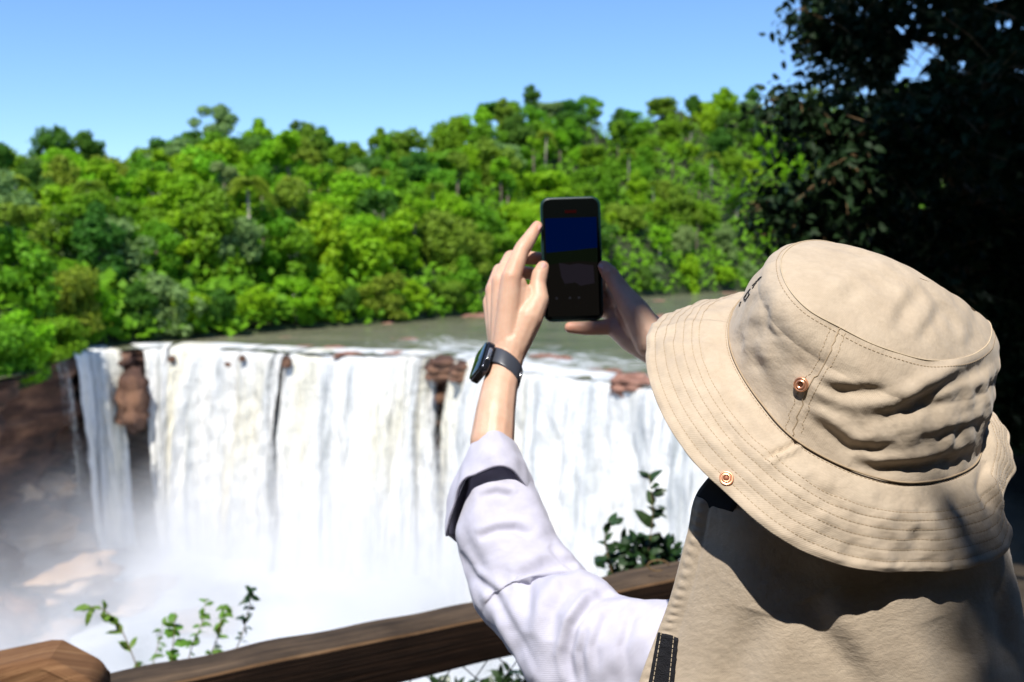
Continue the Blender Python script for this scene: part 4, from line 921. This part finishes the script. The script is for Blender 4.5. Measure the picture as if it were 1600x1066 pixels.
K = np.array([[P(*q) for q in c] for c in FC]); nu, nv = 220, 160
K2 = np.array([interp(np.linspace(0, 1, nv), np.linspace(0, 1, 7), K[i]) for i in range(len(FC))])
V = interp(np.linspace(0, 1, nu), np.linspace(0, 1, len(FC)), K2.reshape(len(FC), -1)).reshape(nu, nv, 3)
N = gnormals(V); N *= np.sign(np.einsum('ijk,ijk->', N, C0 - V)); wl = waves(91, 16, .05, .2, (1, 1, .35))
uu = np.linspace(0, 1, nu)[:, None]; vv_ = np.linspace(0, 1, nv)[None]
V = V + N * (wl(V) * .0016 * np.clip(vv_ * 3, 0, 1) + wr2(V) * .00006)[..., None]
for L_, w_, a_, le in [([(1275, 930), (1300, 985), (1340, 1040), (1360, 1100)], 24, .0042, .0025), ([(1200, 960), (1185, 1010), (1150, 1100)], 30, .004, .002), ([(1480, 960), (1500, 1020), (1490, 1100)], 30, .004, .002), ([(1560, 900), (1570, 960), (1580, 1050)], 14, .004, .002)]:
    V = fold(V, N, L_, w_, a_, le)
V = V + N * (.0011 * np.exp(-((uu - .022) / .012) ** 2) * (1 + .6 * np.sin(vv_ * 190)) - .0009 * np.exp(-((uu - .048) / .006) ** 2))[..., None]
UV = np.zeros((nu, nv, 2)); UV[..., 0] = uu * .5; UV[..., 1] = -vv_ * .3
o = put('neck_flap', mesh('neck_flap', V.reshape(-1, 3), grid_faces(nu, nv), UV.reshape(-1, 2)), hat, M['hat'])
q = o.modifiers.new('thickness', 'SOLIDIFY'); q.thickness = .0016; q.offset = 0
flap_V, flap_N = V, N
mb = MB(); i = int(.048 * (nu - 1)); dash_path(flap_V[i][20:], flap_N[i][20:], .0034, .0011); mb.build('flap_stitching', M['thread'], hat, smooth=False)
a = [P(*t) for t in [(1031, 990, .917), (1060, 997, .910)]]; b = [P(*t) for t in [(1006, 1110, .912), (1043, 1110, .905)]]
# hook tape: a padded strip lying on the flap
def patch(q4, n=12, m=26):
    q = [np.array(x, float) for x in q4]; V = np.zeros((n, m, 3)); nn = np.zeros((n, m, 3)); fp = PX(flap_V)[..., :2]
    for i, s in enumerate(np.linspace(0, 1, n)):
        for j, t in enumerate(np.linspace(0, 1, m)):
            p = (q[0] * (1 - s) + q[1] * s) * (1 - t) + (q[3] * (1 - s) + q[2] * s) * t
            k = np.unravel_index(np.hypot(*(fp - p).transpose(2, 0, 1)).argmin(), fp.shape[:2]); d = (flap_V[k] - C0) @ (-B_)
            V[i, j] = P(p[0], p[1], d); nn[i, j] = flap_N[k]
    return V, nn
V, nn = patch([(1030, 988), (1061, 996), (1050, 1120), (1005, 1120)]); V = V + nn * .0022
o = put('hook_tape', mesh('hook_tape', V.reshape(-1, 3), grid_faces(12, 26)), hat, M['hook']); q = o.modifiers.new('thickness', 'SOLIDIFY'); q.thickness = .0022; q.offset = -1
mb = MB(); dash_path(V[2] , nn[2], .0040, .0014, .0003); dash_path(V[9], nn[9], .0040, .0014, .0003); mb.build('tape_stitching', M['piping'], hat, smooth=False)
# angles for the dark shade patch under the brim
mb = MB(); th2 = np.linspace(rad(20), rad(70), 16); 
# ---- skin: one continuous body (hands, arms, head, torso)
Z = lambda x, y, d: P(x / 3.136 + 680, y / 3.136 + 280, d)
def capsules(chains):
    mb = MB()
    for ch in chains:
        for (a, ra_), (b, rb_) in zip(ch[:-1], ch[1:]):
            a, b = np.asarray(a), np.asarray(b); L = np.linalg.norm(b - a); n = max(3, int(L / (min(ra_, rb_) * .12)))
            for t in np.linspace(0, 1, n): mb.ball(a + (b - a) * t, ra_ + (rb_ - ra_) * t, 14, 9)
    return mb.me('work')
LH = [[(Z(345, 850, 1.245), .0175), (Z(372, 480, 1.245), .0125)], [(Z(335, 840, 1.252), .017), (Z(322, 500, 1.262), .0122)],
      [(Z(325, 830, 1.26), .0155), (Z(288, 545, 1.283), .0115)], [(Z(318, 830, 1.266), .0145), (Z(272, 605, 1.30), .0105)],
      [(Z(375, 850, 1.244), .0175), (Z(455, 680, 1.25), .0185), (Z(507, 590, 1.257), .0130)],
      [(Z(385, 760, 1.25), .019), (Z(390, 600, 1.256), .0175), (Z(395, 520, 1.256), .014)], [(Z(440, 640, 1.256), .016), (Z(430, 560, 1.258), .012)],
      [(Z(507, 590, 1.257), .0128), (Z(503, 515, 1.264), .0104), (Z(512, 470, 1.268), .0104), (Z(527, 432, 1.274), .0082)],
      [(Z(372, 480, 1.245), .0122), (Z(420, 355, 1.262), .0102), (Z(430, 338, 1.264), .0104), (Z(464, 288, 1.272), .0090), (Z(500, 232, 1.280), .0072)],
      [(Z(322, 500, 1.262), .0120), (Z(372, 388, 1.287), .0104), (Z(440, 384, 1.305), .0092), (Z(535, 392, 1.312), .008)],
      [(Z(288, 545, 1.283), .0112), (Z(318, 450, 1.308), .0098), (Z(410, 455, 1.325), .009), (Z(535, 470, 1.316), .0078)],
      [(Z(272, 605, 1.30), .0102), (Z(292, 530, 1.325), .009), (Z(390, 535, 1.335), .0082), (Z(520, 555, 1.318), .0072)],
      [(P(791, 556, 1.243), .0205), (P(789, 575, 1.235), .0205), (P(780, 610, 1.213), .0218), (P(775, 640, 1.198), .0232), (P(769, 690, 1.180), .0258), (P(785, 770, 1.172), .022), (P(825, 860, 1.15), .026), (P(868, 975, 1.115), .028), (P(985, 1020, 1.02), .032), (P(1150, 1065, .98), .032), (P(1300, 1100, .95), .045)],
      [(P(798, 540, 1.245), .0200), (P(789, 575, 1.238), .0200)]]
RH = [[(Z(1120, 810, 1.25), .0225), (Z(1010, 700, 1.275), .0185), (Z(905, 580, 1.305), .0130)], [(Z(1110, 830, 1.252), .0215), (Z(1000, 740, 1.285), .0165), (Z(893, 625, 1.315), .0125)],
      [(Z(1100, 840, 1.252), .0200), (Z(980, 770, 1.285), .0155), (Z(878, 675, 1.312), .0118)], [(Z(1080, 845, 1.25), .019), (Z(960, 790, 1.275), .0150), (Z(868, 722, 1.302), .0112)],
      [(Z(1060, 790, 1.243), .022), (Z(985, 660, 1.250), .0185), (Z(918, 560, 1.262), .0128)], [(Z(1000, 740, 1.262), .0165), (Z(930, 650, 1.285), .0135)],
      [(Z(918, 560, 1.262), .0125), (Z(870, 485, 1.272), .0108), (Z(858, 468, 1.274), .0108), (Z(826, 428, 1.280), .0078)],
      [(Z(868, 722, 1.302), .0108), (Z(800, 728, 1.292), .0095), (Z(735, 731, 1.286), .0088), (Z(660, 727, 1.284), .0072)],
      [(Z(905, 580, 1.305), .012), (Z(860, 520, 1.335), .010), (Z(800, 500, 1.332), .0088), (Z(720, 480, 1.314), .0078)],
      [(Z(893, 625, 1.315), .0118), (Z(850, 590, 1.342), .010), (Z(790, 575, 1.335), .0088), (Z(710, 560, 1.315), .0078)],
      [(Z(878, 675, 1.312), .011), (Z(840, 650, 1.338), .0095), (Z(790, 640, 1.333), .0085), (Z(715, 630, 1.314), .0075)],
      [(Z(1110, 820, 1.25), .0225), (P(1080, 590, 1.22), .0245), (P(1190, 760, 1.16), .034), (P(1330, 900, 1.08), .042), (P(1430, 960, 1.0), .046), (P(1440, 1010, .93), .05), (P(1380, 1070, .89), .07)]]
me = capsules(LH + RH); me = bake(me, [('REMESH', dict(mode='VOXEL', voxel_size=.0016)), ('SMOOTH', dict(factor=.5, iterations=7))])
# head, neck, torso, legs (mostly under clothes)
face = nrm(H1 * math.cos(rad(-42)) + H2 * math.sin(rad(-42))); side = nrm(np.cross(HA, face)); HC = HO - HA * .030 + face * .004
hb_ = MB()
ax = np.stack([side, face, HA]); hb_.ball(HC, [.072, .092, .095], 28, 20, ax); hb_.ball(HC - HA * .075 + face * .020, [.055, .068, .062], 24, 16, ax); hb_.ball(HC - HA * .118 + face * .060, [.026, .024, .020], 16, 12, ax)
hb_.ball(HC - HA * .052 + face * .104, [.013, .016, .013], 14, 10, ax); hb_.ball(HC - HA * .030 + face * .092, [.008, .016, .024], 14, 10, ax)
for s_ in (-1, 1):
    hb_.ball(HC - HA * .030 + side * .073 * s_ - face * .010, [.008, .018, .031], 14, 10, ax); hb_.ball(HC - HA * .042 + side * .040 * s_ + face * .066, [.022, .020, .02], 14, 10, ax)
hb_.ball(HC - HA * .086 + face * .086, [.024, .012, .012], 14, 10, ax); hb_.ball(HC - HA * .008 + face * .084, [.045, .012, .010], 14, 10, ax)
nb = HC - HA * .085 - face * .02; ch_b = P(1330, 1085, .90)
for t in np.linspace(0, 1, 9): hb_.ball(nb + (ch_b - nb) * t, .052 + .012 * t * t, 20, 12)
fw = nrm(np.array([-.40, .92, 0])); sw = nrm(np.cross(fw, [0, 0, 1.])); spine = P(1335, 1120, .92)
for t in np.linspace(0, 1, 14):
    z = spine[2] - .02 - .55 * t; w = np.interp(t, [0, .15, .6, 1], [.10, .125, .11, .15]); hb_.ball([spine[0], spine[1] + .0, z], [w, .080, .06], 26, 12, np.stack([sw, fw, [0, 0, 1.]]))
for s_ in (-1, 1):
    hip = np.array([spine[0], spine[1], spine[2] - .60]) + sw * .085 * s_; foot = np.array([spine[0], spine[1], -.20]) + sw * .11 * s_
    for t in np.linspace(0, 1, 30): hb_.ball(hip + (foot - hip) * t, np.interp(t, [0, .5, .62, 1], [.088, .058, .056, .036]), 16, 8)
    for t in np.linspace(0, 1, 6): hb_.ball(foot + fw * .17 * t + [0, 0, -.02], [.036, .05, .03], 12, 8, np.stack([sw, fw, [0, 0, 1.]]))
mb2 = bake(hb_.me('work'), [('REMESH', dict(mode='VOXEL', voxel_size=.005)), ('SMOOTH', dict(factor=.5, iterations=5))])
import bmesh
bm = bmesh.new(); bm.from_mesh(me); bm.from_mesh(mb2); me = bpy.data.meshes.new('body'); bm.to_mesh(me); bm.free()
co = np.empty(len(me.vertices) * 3); me.vertices.foreach_get('co', co); co = co.reshape(-1, 3); bl = np.zeros(len(co))
for p_, r_, a_ in [(Z(500, 235, 1.28), .012, 1), (Z(425, 345, 1.263), .010, .7), (Z(372, 385, 1.286), .010, .7), (Z(368, 490, 1.245), .011, .6), (Z(320, 505, 1.262), .011, .6), (Z(286, 545, 1.283), .011, .6), (Z(527, 435, 1.274), .012, 1), (Z(503, 515, 1.264), .010, .6), (Z(826, 430, 1.28), .013, 1), (Z(660, 727, 1.284), .02, 1), (Z(868, 480, 1.272), .012, .7), (Z(735, 731, 1.286), .014, .8), (Z(930, 680, 1.29), .03, .6)]:
    bl = np.maximum(bl, a_ * np.exp(-(np.linalg.norm(co - p_, axis=1) / r_) ** 2))
attr(me, 'blush', bl)
put('body', me, per, M['skin'])
mb = MB()
def nail(c, d, n, w, l):
    d = nrm(d); n = nrm(n - d * (n @ d)); s = np.cross(d, n); V = []; 
    for i in range(7):
        for j in range(7):
            u, v_ = i / 3 - 1, j / 3 - 1; r = math.sqrt(max(0, 1 - .35 * abs(u) ** 4)); V.append(c + d * u * l + s * v_ * w * r + n * (.0006 - .0032 * v_ * v_ * w / .005 - .0006 * u * u))
    mb.add(V, [(i * 7 + j, i * 7 + j + 1, (i + 1) * 7 + j + 1, (i + 1) * 7 + j) for i in range(6) for j in range(6)])
nail(Z(529, 428, 1.264), Z(527, 432, 1.274) - Z(512, 470, 1.268), -B_ * -1., .0050, .0062)
nail(Z(497, 234, 1.2725), Z(500, 232, 1.28) - Z(464, 288, 1.272), B_ - R_ * .6, .0042, .0055)
nail(Z(828, 427, 1.2718), Z(826, 428, 1.280) - Z(858, 468, 1.274), B_ + R_ * .5 + U_ * .5, .0050, .0060)
mb.build('fingernails', M['nail'], per)
for s_ in (-1, 1):
    c = HC - HA * .012 + side * .031 * s_ + face * .082; eb = empty('eye', c); eb.parent = per; eb.matrix_parent_inverse = Matrix.Translation(-Vector((.30, .95, -.26)))
    mb = MB(); mb.ball(c, .012, 16, 12); mb.build('eyeball', M['eye'], eb); mb = MB(); mb.ball(c + face * .0085, .0052, 12, 10); mb.build('iris', M['iris'], eb)
mb = MB(); mb.ball(HC - HA * .083 + face * .0965, [.021, .006, .0045], 16, 8, ax); mb.ball(HC - HA * .091 + face * .0955, [.018, .006, .0045], 16, 8, ax); mb.build('lips', M['lips'], per)
mb = MB(); mb.ball(HC - face * .012 + HA * .0, [.079, .092, .092], 26, 18, ax)
for t in np.linspace(0, 1, 14): mb.ball(HC - face * .055 - HA * .02 + (np.array([0, 0, -.28]) + face * .02) * t, [.055 - .02 * t, .026, .03], 14, 8, ax)
me = bake(mb.me('work'), [('REMESH', dict(mode='VOXEL', voxel_size=.005)), ('SMOOTH', dict(factor=.5, iterations=4))]); put('hair', me, per, M['hair'])
# added dark sheet that paints the shade on the flap corner under the brim
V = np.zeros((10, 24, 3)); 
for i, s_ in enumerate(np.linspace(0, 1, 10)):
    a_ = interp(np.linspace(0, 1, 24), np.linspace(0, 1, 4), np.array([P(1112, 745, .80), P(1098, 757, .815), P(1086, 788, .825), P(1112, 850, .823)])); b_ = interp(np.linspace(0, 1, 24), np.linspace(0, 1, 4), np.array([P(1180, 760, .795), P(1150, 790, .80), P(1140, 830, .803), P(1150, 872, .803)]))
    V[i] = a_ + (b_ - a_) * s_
o = put('flap_shade_sheet', mesh('flap_shade_sheet', V.reshape(-1, 3), grid_faces(10, 24)), hat, M['flap_shade']); q = o.modifiers.new('t', 'SOLIDIFY'); q.thickness = .002
# ---- shirt
SL = [(727, 700, 812, 708, 1.185), (722, 735, 828, 735, 1.178), (722, 780, 842, 778, 1.166), (722, 850, 866, 828, 1.148), (735, 912, 900, 872, 1.130), (757, 970, 948, 918, 1.105), (800, 1026, 985, 934, 1.065), (848, 1085, 1020, 936, 1.04), (920, 1150, 1065, 934, 1.02), (1000, 1190, 1130, 932, 1.00), (1090, 1215, 1200, 930, .99), (1180, 1230, 1290, 935, .99)]
K = []
for lx, ly, rx, ry, d in SL:
    a, b = P(lx, ly, d + .012), P(rx, ry, d - .006); K.append((a, b))
Ac = np.array([(a + b) / 2 for a, b in K]); Ah = np.array([(b - a) / 2 for a, b in K])
NS, NC = 260, 200; t = np.linspace(0, 1, NS); ks = np.linspace(0, 1, len(K)); C_ = interp(t, ks, Ac); H_a = interp(t, ks, Ah); tg = nrm(np.gradient(C_, axis=0)); nb_ = nrm(np.cross(tg, H_a)); ph = np.linspace(0, 2 * math.pi, NC, endpoint=False)
hl = np.linalg.norm(H_a, axis=1)
nb_ *= np.sign((nb_ @ B_))[:, None]
V = C_[:, None] + H_a[:, None] * np.cos(ph)[None, :, None] + nb_[:, None] * (hl * np.interp(t, [0, .55, .75, 1], [.86, .84, .6, .45]))[:, None, None] * np.sin(ph)[None, :, None]
N = gnormals(V, True); N *= np.sign(np.einsum('ijk,ijk->', N, V - C_[:, None]))
sw1 = waves(101, 20, .05, .16, (1, 1, 1)); sw2 = waves(102, 24, .018, .05)
V = V + N * (sw1(V) * .0034 + sw2(V) * .0007)[..., None]
SF = [([(745, 775), (775, 767), (797, 771), (800, 776)], 6, .003, .002), ([(745, 838), (775, 825), (805, 823), (830, 832)], 7, .006, .0035), ([(720, 860), (745, 900), (790, 940)], 9, .004, .003), ([(890, 1066), (882, 1020), (892, 975), (920, 935), (955, 922)], 8, .0065, .005),
      ([(800, 905), (850, 880), (900, 880)], 12, .006, .003), ([(850, 1000), (855, 950), (880, 915), (925, 905)], 13, .007, .004), ([(812, 985), (815, 940), (822, 900)], 12, .006, .003), ([(930, 1066), (925, 1010), (945, 960), (985, 940)], 8, .0035, .002), ([(975, 1066), (970, 1010), (985, 960), (1010, 942)], 8, .003, .002), ([(840, 1060), (800, 990), (770, 940), (750, 880)], 9, .004, .003), ([(860, 850), (880, 870), (905, 890)], 6, .004, .002), ([(910, 1066), (905, 1020), (915, 980)], 5, .003, .002)]
for L_, w_, a_, le in SF: V = fold(V, N, L_, w_, a_, le)
UV = np.zeros((NS, NC, 2)); UV[..., 0] = ph[None] * .05; UV[..., 1] = t[:, None] * .6
shirt = empty('shirt', P(1300, 1090, .9)); shirt.parent = per; shirt.matrix_parent_inverse = Matrix.Translation(-Vector((.30, .95, -.26)))
put('left_sleeve', mesh('left_sleeve', V.reshape(-1, 3), grid_faces(NS, NC, True), UV.reshape(-1, 2)), shirt, M['shirt'])
# rolled cuff: silhouette points around the arm; phi 0 = right side, 90 = near side, 180 = left side, 270 = far side
top_k = [(0, (813, 706, 1.185)), (45, (797, 684, 1.165)), (90, (771, 676, 1.155)), (135, (746, 682, 1.165)), (180, (733, 700, 1.185)), (225, (742, 715, 1.205)), (270, (775, 722, 1.215)), (315, (803, 718, 1.205))]
mid_k = [(0, (835, 755, 1.178)), (45, (812, 715, 1.150)), (90, (772, 706, 1.138)), (135, (732, 720, 1.150)), (180, (700, 765, 1.178)), (225, (724, 790, 1.200)), (270, (772, 795, 1.210)), (315, (818, 790, 1.200))]
low_k = [(0, (849, 800, 1.170)), (30, (826, 764, 1.146)), (60, (803, 734, 1.134)), (90, (776, 726, 1.128)), (120, (744, 738, 1.132)), (150, (717, 760, 1.142)), (172, (697, 828, 1.160)), (195, (702, 836, 1.172)), (225, (726, 850, 1.198)), (270, (775, 850, 1.205)), (315, (825, 835, 1.198))]
def kring(k):
    a = np.array([x[0] for x in k], float); p = np.array([P(*x[1]) for x in k]); a3 = np.concatenate([a - 360, a, a + 360]); p3 = np.concatenate([p, p, p]); return interp(np.degrees(ph), a3, p3)
r0, r1, r2 = kring(top_k), kring(mid_k), kring(low_k); cc = interp(np.linspace(0, 1, 3), [0, .5, 1], np.array([P(772, 705, 1.185), P(775, 755, 1.172), P(780, 800, 1.160)]))
inner = [cc[2] + (r2 - cc[2]) * .93, cc[1] + (r1 - cc[1]) * .80, cc[0] + (r0 - cc[0]) * .86]
prof = np.array([inner[0], inner[1], inner[2], cc[0] + (r0 - cc[0]) * .95 + nrm(cc[0] - cc[1]) * .003, r0, r0 * .5 + r1 * .5, r1, r1 * .5 + r2 * .5, r2, cc[2] + (r2 - cc[2]) * .95])
NR = 90; V = interp(np.linspace(0, 1, NR), np.linspace(0, 1, len(prof)), prof.reshape(len(prof), -1)).reshape(NR, NC, 3)
N = gnormals(V, True); cn = cc[1]; V = V + nrm(V - cn) * (sw2(V) * .0006 + sw1(V) * .0009)[..., None]
UV = np.zeros((NR, NC, 2)); UV[..., 0] = ph[None] * .05; UV[..., 1] = np.linspace(0, .1, NR)[:, None]
put('cuff', mesh('cuff', V.reshape(-1, 3), grid_faces(NR, NC, True), UV.reshape(-1, 2)), shirt, M['shirt'])
# frayed threads at the cuff corner
mb = MB()
for k in range(7): a_ = P(846 - k * .5, 786 + k * 3, 1.165); mb.tube([a_, a_ - R_ * .009 + U_ * .0006 * (k % 3 - 1)], .0007, 4)
mb.build('frayed_threads', M['shirt'], shirt)
# torso of the shirt, right sleeve
mb = MB()
for t_ in np.linspace(0, 1, 16):
    z = spine[2] - .03 - .60 * t_; w = np.interp(t_, [0, .1, .2, .6, 1], [.10, .15, .175, .16, .19]); mb.ball([spine[0], spine[1], z], [w, .118, .07], 26, 12, np.stack([sw, fw, [0, 0, 1.]]))
for t_ in np.linspace(0, 1, 10): mb.ball(P(1180, 1082, .96) * (1 - t_) + P(1470, 1085, .97) * t_, .055, 16, 10)
rs_ = [(P(1440, 1060, .92), .068), (P(1450, 1000, .98), .062), (P(1400, 940, 1.05), .055), (P(1270, 850, 1.12), .046)]
for (a, ra_), (b, rb_) in zip(rs_[:-1], rs_[1:]):
    for t_ in np.linspace(0, 1, 9): mb.ball(a + (b - a) * t_, ra_ + (rb_ - ra_) * t_, 16, 10)
me = bake(mb.me('work'), [('REMESH', dict(mode='VOXEL', voxel_size=.005)), ('SMOOTH', dict(factor=.5, iterations=6))]); put('shirt_body', me, shirt, M['shirt'])
mb = MB()
for s_ in (-1, 1):
    hip = np.array([spine[0], spine[1], spine[2] - .62]) + sw * .085 * s_; foot = np.array([spine[0], spine[1], -.17]) + sw * .11 * s_
    for t_ in np.linspace(0, 1, 30): mb.ball(hip + (foot - hip) * t_, np.interp(t_, [0, .5, 1], [.105, .075, .06]), 16, 8)
for t_ in (0, .5, 1): mb.ball([spine[0], spine[1], spine[2] - .58 - .06 * t_], [.18, .125, .06], 20, 10, np.stack([sw, fw, [0, 0, 1.]]))
me = bake(mb.me('work'), [('REMESH', dict(mode='VOXEL', voxel_size=.007)), ('SMOOTH', dict(factor=.5, iterations=5))]); put('trousers', me, per, M['trousers'])
# ---- wristwatch
w = empty('wristwatch', P(785, 578, 1.235)); tag(w, 'black smartwatch with grey rubber strap on the raised left wrist', 'watch')
wc = P(786, 577, 1.2345); wa = nrm(P(798, 545, 1.246) - P(779, 612, 1.212)); wa = nrm(wa + B_ * -.10); wx = nrm(R_ - wa * (R_ @ wa)); wy = np.cross(wa, wx); wy *= np.sign(wy @ B_)
K = 72; V = np.zeros((9, K + 1, 3)); an = np.linspace(rad(-168), rad(158), K + 1)
wdt = np.interp(np.abs(np.linspace(-1, 1, K + 1)), [0, .8, 1], [.0108, .0112, .0122])
sec = [(-1, 0), (-1, 1), (-.8, 1.15), (.8, 1.15), (1, 1), (1, 0), (.9, -.15), (-.9, -.15), (-1, 0)]
for i, (s_, q) in enumerate(sec): 
    r = .0214 + .0022 * q
    V[i] = wc + wx * (np.cos(an) * r * 1.02)[:, None] + wy * (np.sin(an) * r * 1.0)[:, None] + wa * (wdt * s_ + .0075 * np.cos(an))[:, None] * [1, 1, 1] - wa * .010 * np.cos(an)[:, None] * 1.6
put('strap', mesh('strap', V.reshape(-1, 3), grid_faces(9, K + 1)), w, M['strap'])
cn_ = nrm(-wx * .90 + wy * .42); cs_ = nrm(np.cross(wa, cn_)); cu = np.cross(cn_, cs_); cc_ = wc + cn_ * .0262 + wa * -.004
def rbox(c, x, y, z, r, n=6):
    """rounded slab: half sizes along x,y with corner radius r, thickness z"""
    lx, ly, lz = [np.linalg.norm(q) for q in (x, y, z)]; x, y, z = nrm(x), nrm(y), nrm(z); pts = []
    for k, (sx_, sy_) in enumerate(((1, 1), (-1, 1), (-1, -1), (1, -1))):
        for j in range(n + 1): a = math.pi / 2 * (k + j / n); pts.append((sx_ * (lx - r) + r * math.cos(a), sy_ * (ly - r) + r * math.sin(a)))
    pts = np.array(pts); m_ = len(pts); v = []; e = min(r, lz) * .45
    for hh, inn in ((-lz, e), (-lz + e * .3, e * .3), (-lz + e, 0), (lz - e, 0), (lz - e * .3, e * .3), (lz, e)):
        sc = 1 - inn / np.array([lx, ly]); v += [c + x * p[0] * sc[0] + y * p[1] * sc[1] + z * hh for p in pts]
    f = [list(range(m_))[::-1], [5 * m_ + i for i in range(m_)]] + [[a * m_ + i, a * m_ + (i + 1) % m_, (a + 1) * m_ + (i + 1) % m_, (a + 1) * m_ + i] for a in range(5) for i in range(m_)]
    return v, f
mb = MB(); mb.add(*rbox(cc_, cu * .0225, cs_ * .0185, cn_ * .0052, .007)); case = mb.build('watch_case', M['watchcase'], w)
mb = MB(); mb.add(*rbox(cc_ + cn_ * .0058, cu * .0208, cs_ * .0170, cn_ * .0013, .006)); mb.build('watch_glass', M['watch_glass'], case)
ncs = cs_ * np.sign(cs_ @ B_); mb = MB(); mb.add(*rbox(cc_ + ncs * .0188 + cu * .002, cu * .0085, cn_ * .0021, ncs * .0012, .0015)); mb.build('side_button', M['silver'], case)
mb = MB(); mb.ball(wc + wx * .0232 + wy * .004 - wa * .008, [.0022, .0045, .0062], 14, 10, np.stack([wx, wy, wa])); mb.build('strap_pin', M['silver'], w)
# ---- phone
ph_ = empty('smartphone', P(893, 406, 1.29)); tag(ph_, 'smartphone in a dark teal case held up in both hands, its screen showing the falls', 'phone')
TL, TR, BR_, BL = P(842, 308, 1.286), P(936, 307, 1.286), P(943.5, 500, 1.286), P(853, 504.5, 1.286); pc = (TL + TR + BR_ + BL) / 4; px_ = nrm(TR - TL + BR_ - BL); py_ = (TL + TR - BL - BR_) ; pn = nrm(np.cross(px_, py_)); py_ = np.cross(pn, px_)
hw, hh_ = .0378, np.linalg.norm((TL + TR) / 2 - (BL + BR_) / 2) / 2
mb = MB(); mb.add(*rbox(pc - pn * .0045, px_ * hw, py_ * hh_, pn * .0050, .0115, 10)); cs = mb.build('phone_case', M['case'], ph_)
mb = MB(); mb.add(*rbox(pc - pn * .0002, px_ * (hw - .0028), py_ * (hh_ - .0028), pn * .0013, .0092, 10)); scr = mb.build('screen', M['glass'], ph_, smooth=False)
mb = MB(); mb.add(*rbox(pc - pn * .0105 + px_ * .018 * 1 + py_ * (hh_ - .024), px_ * .014, py_ * .017, pn * .0018, .005)); cm_ = mb.build('camera_bump', M['case'], ph_)
for q in (-1, 1): mb = MB(); mb.ball(pc - pn * .0122 + px_ * .018 + py_ * (hh_ - .024 + .008 * q), [.0055, .0055, .001], 16, 6, np.stack([px_, py_, pn])); mb.build('lens', M['glass'], cm_)
def sp(u, v_): return pc + pn * .00125 + px_ * u * (hw - .0045) + py_ * v_ * (hh_ - .0045)
def poly(name, pts, m1, lift=0.0): mb = MB(); mb.add([sp(*p) + pn * lift for p in pts], [list(range(len(pts)))]); mb.build(name, m1, scr, smooth=False)
poly('live_view', [(-.97, -.97), (.97, -.97), (.97, .70), (-.97, .70)], M['scr_dark'])
poly('sky_view', [(-.97, .12), (-.6, .11), (-.2, .14), (.2, .15), (.6, .17), (.97, .18), (.97, .70), (-.97, .70)], M['scr_sky'], .0001)
poly('forest_view', [(-.97, -.10), (-.4, -.06), (.3, -.04), (.97, -.07), (.97, .175), (.5, .165), (.1, .145), (-.3, .135), (-.97, .115)], M['scr_green'], .00015)
poly('falls_view', [(-.5, -.06), (-.1, -.10), (.2, -.08), (.8, -.12), (.82, -.42), (.3, -.46), (.1, -.40), (-.3, -.42), (-.42, -.3)], M['scr_fall'], .0001)
poly('record_mark', [(-.22, .78), (.22, .78), (.22, .83), (-.22, .83)], M['scr_red'], .0001)
for u in (-.62, -.12, .22): poly('button_icon', [(u + .05 * math.cos(a), -.66 + .022 * math.sin(a)) for a in np.linspace(0, 6.0, 12)], M['scr_icon'], .0002)
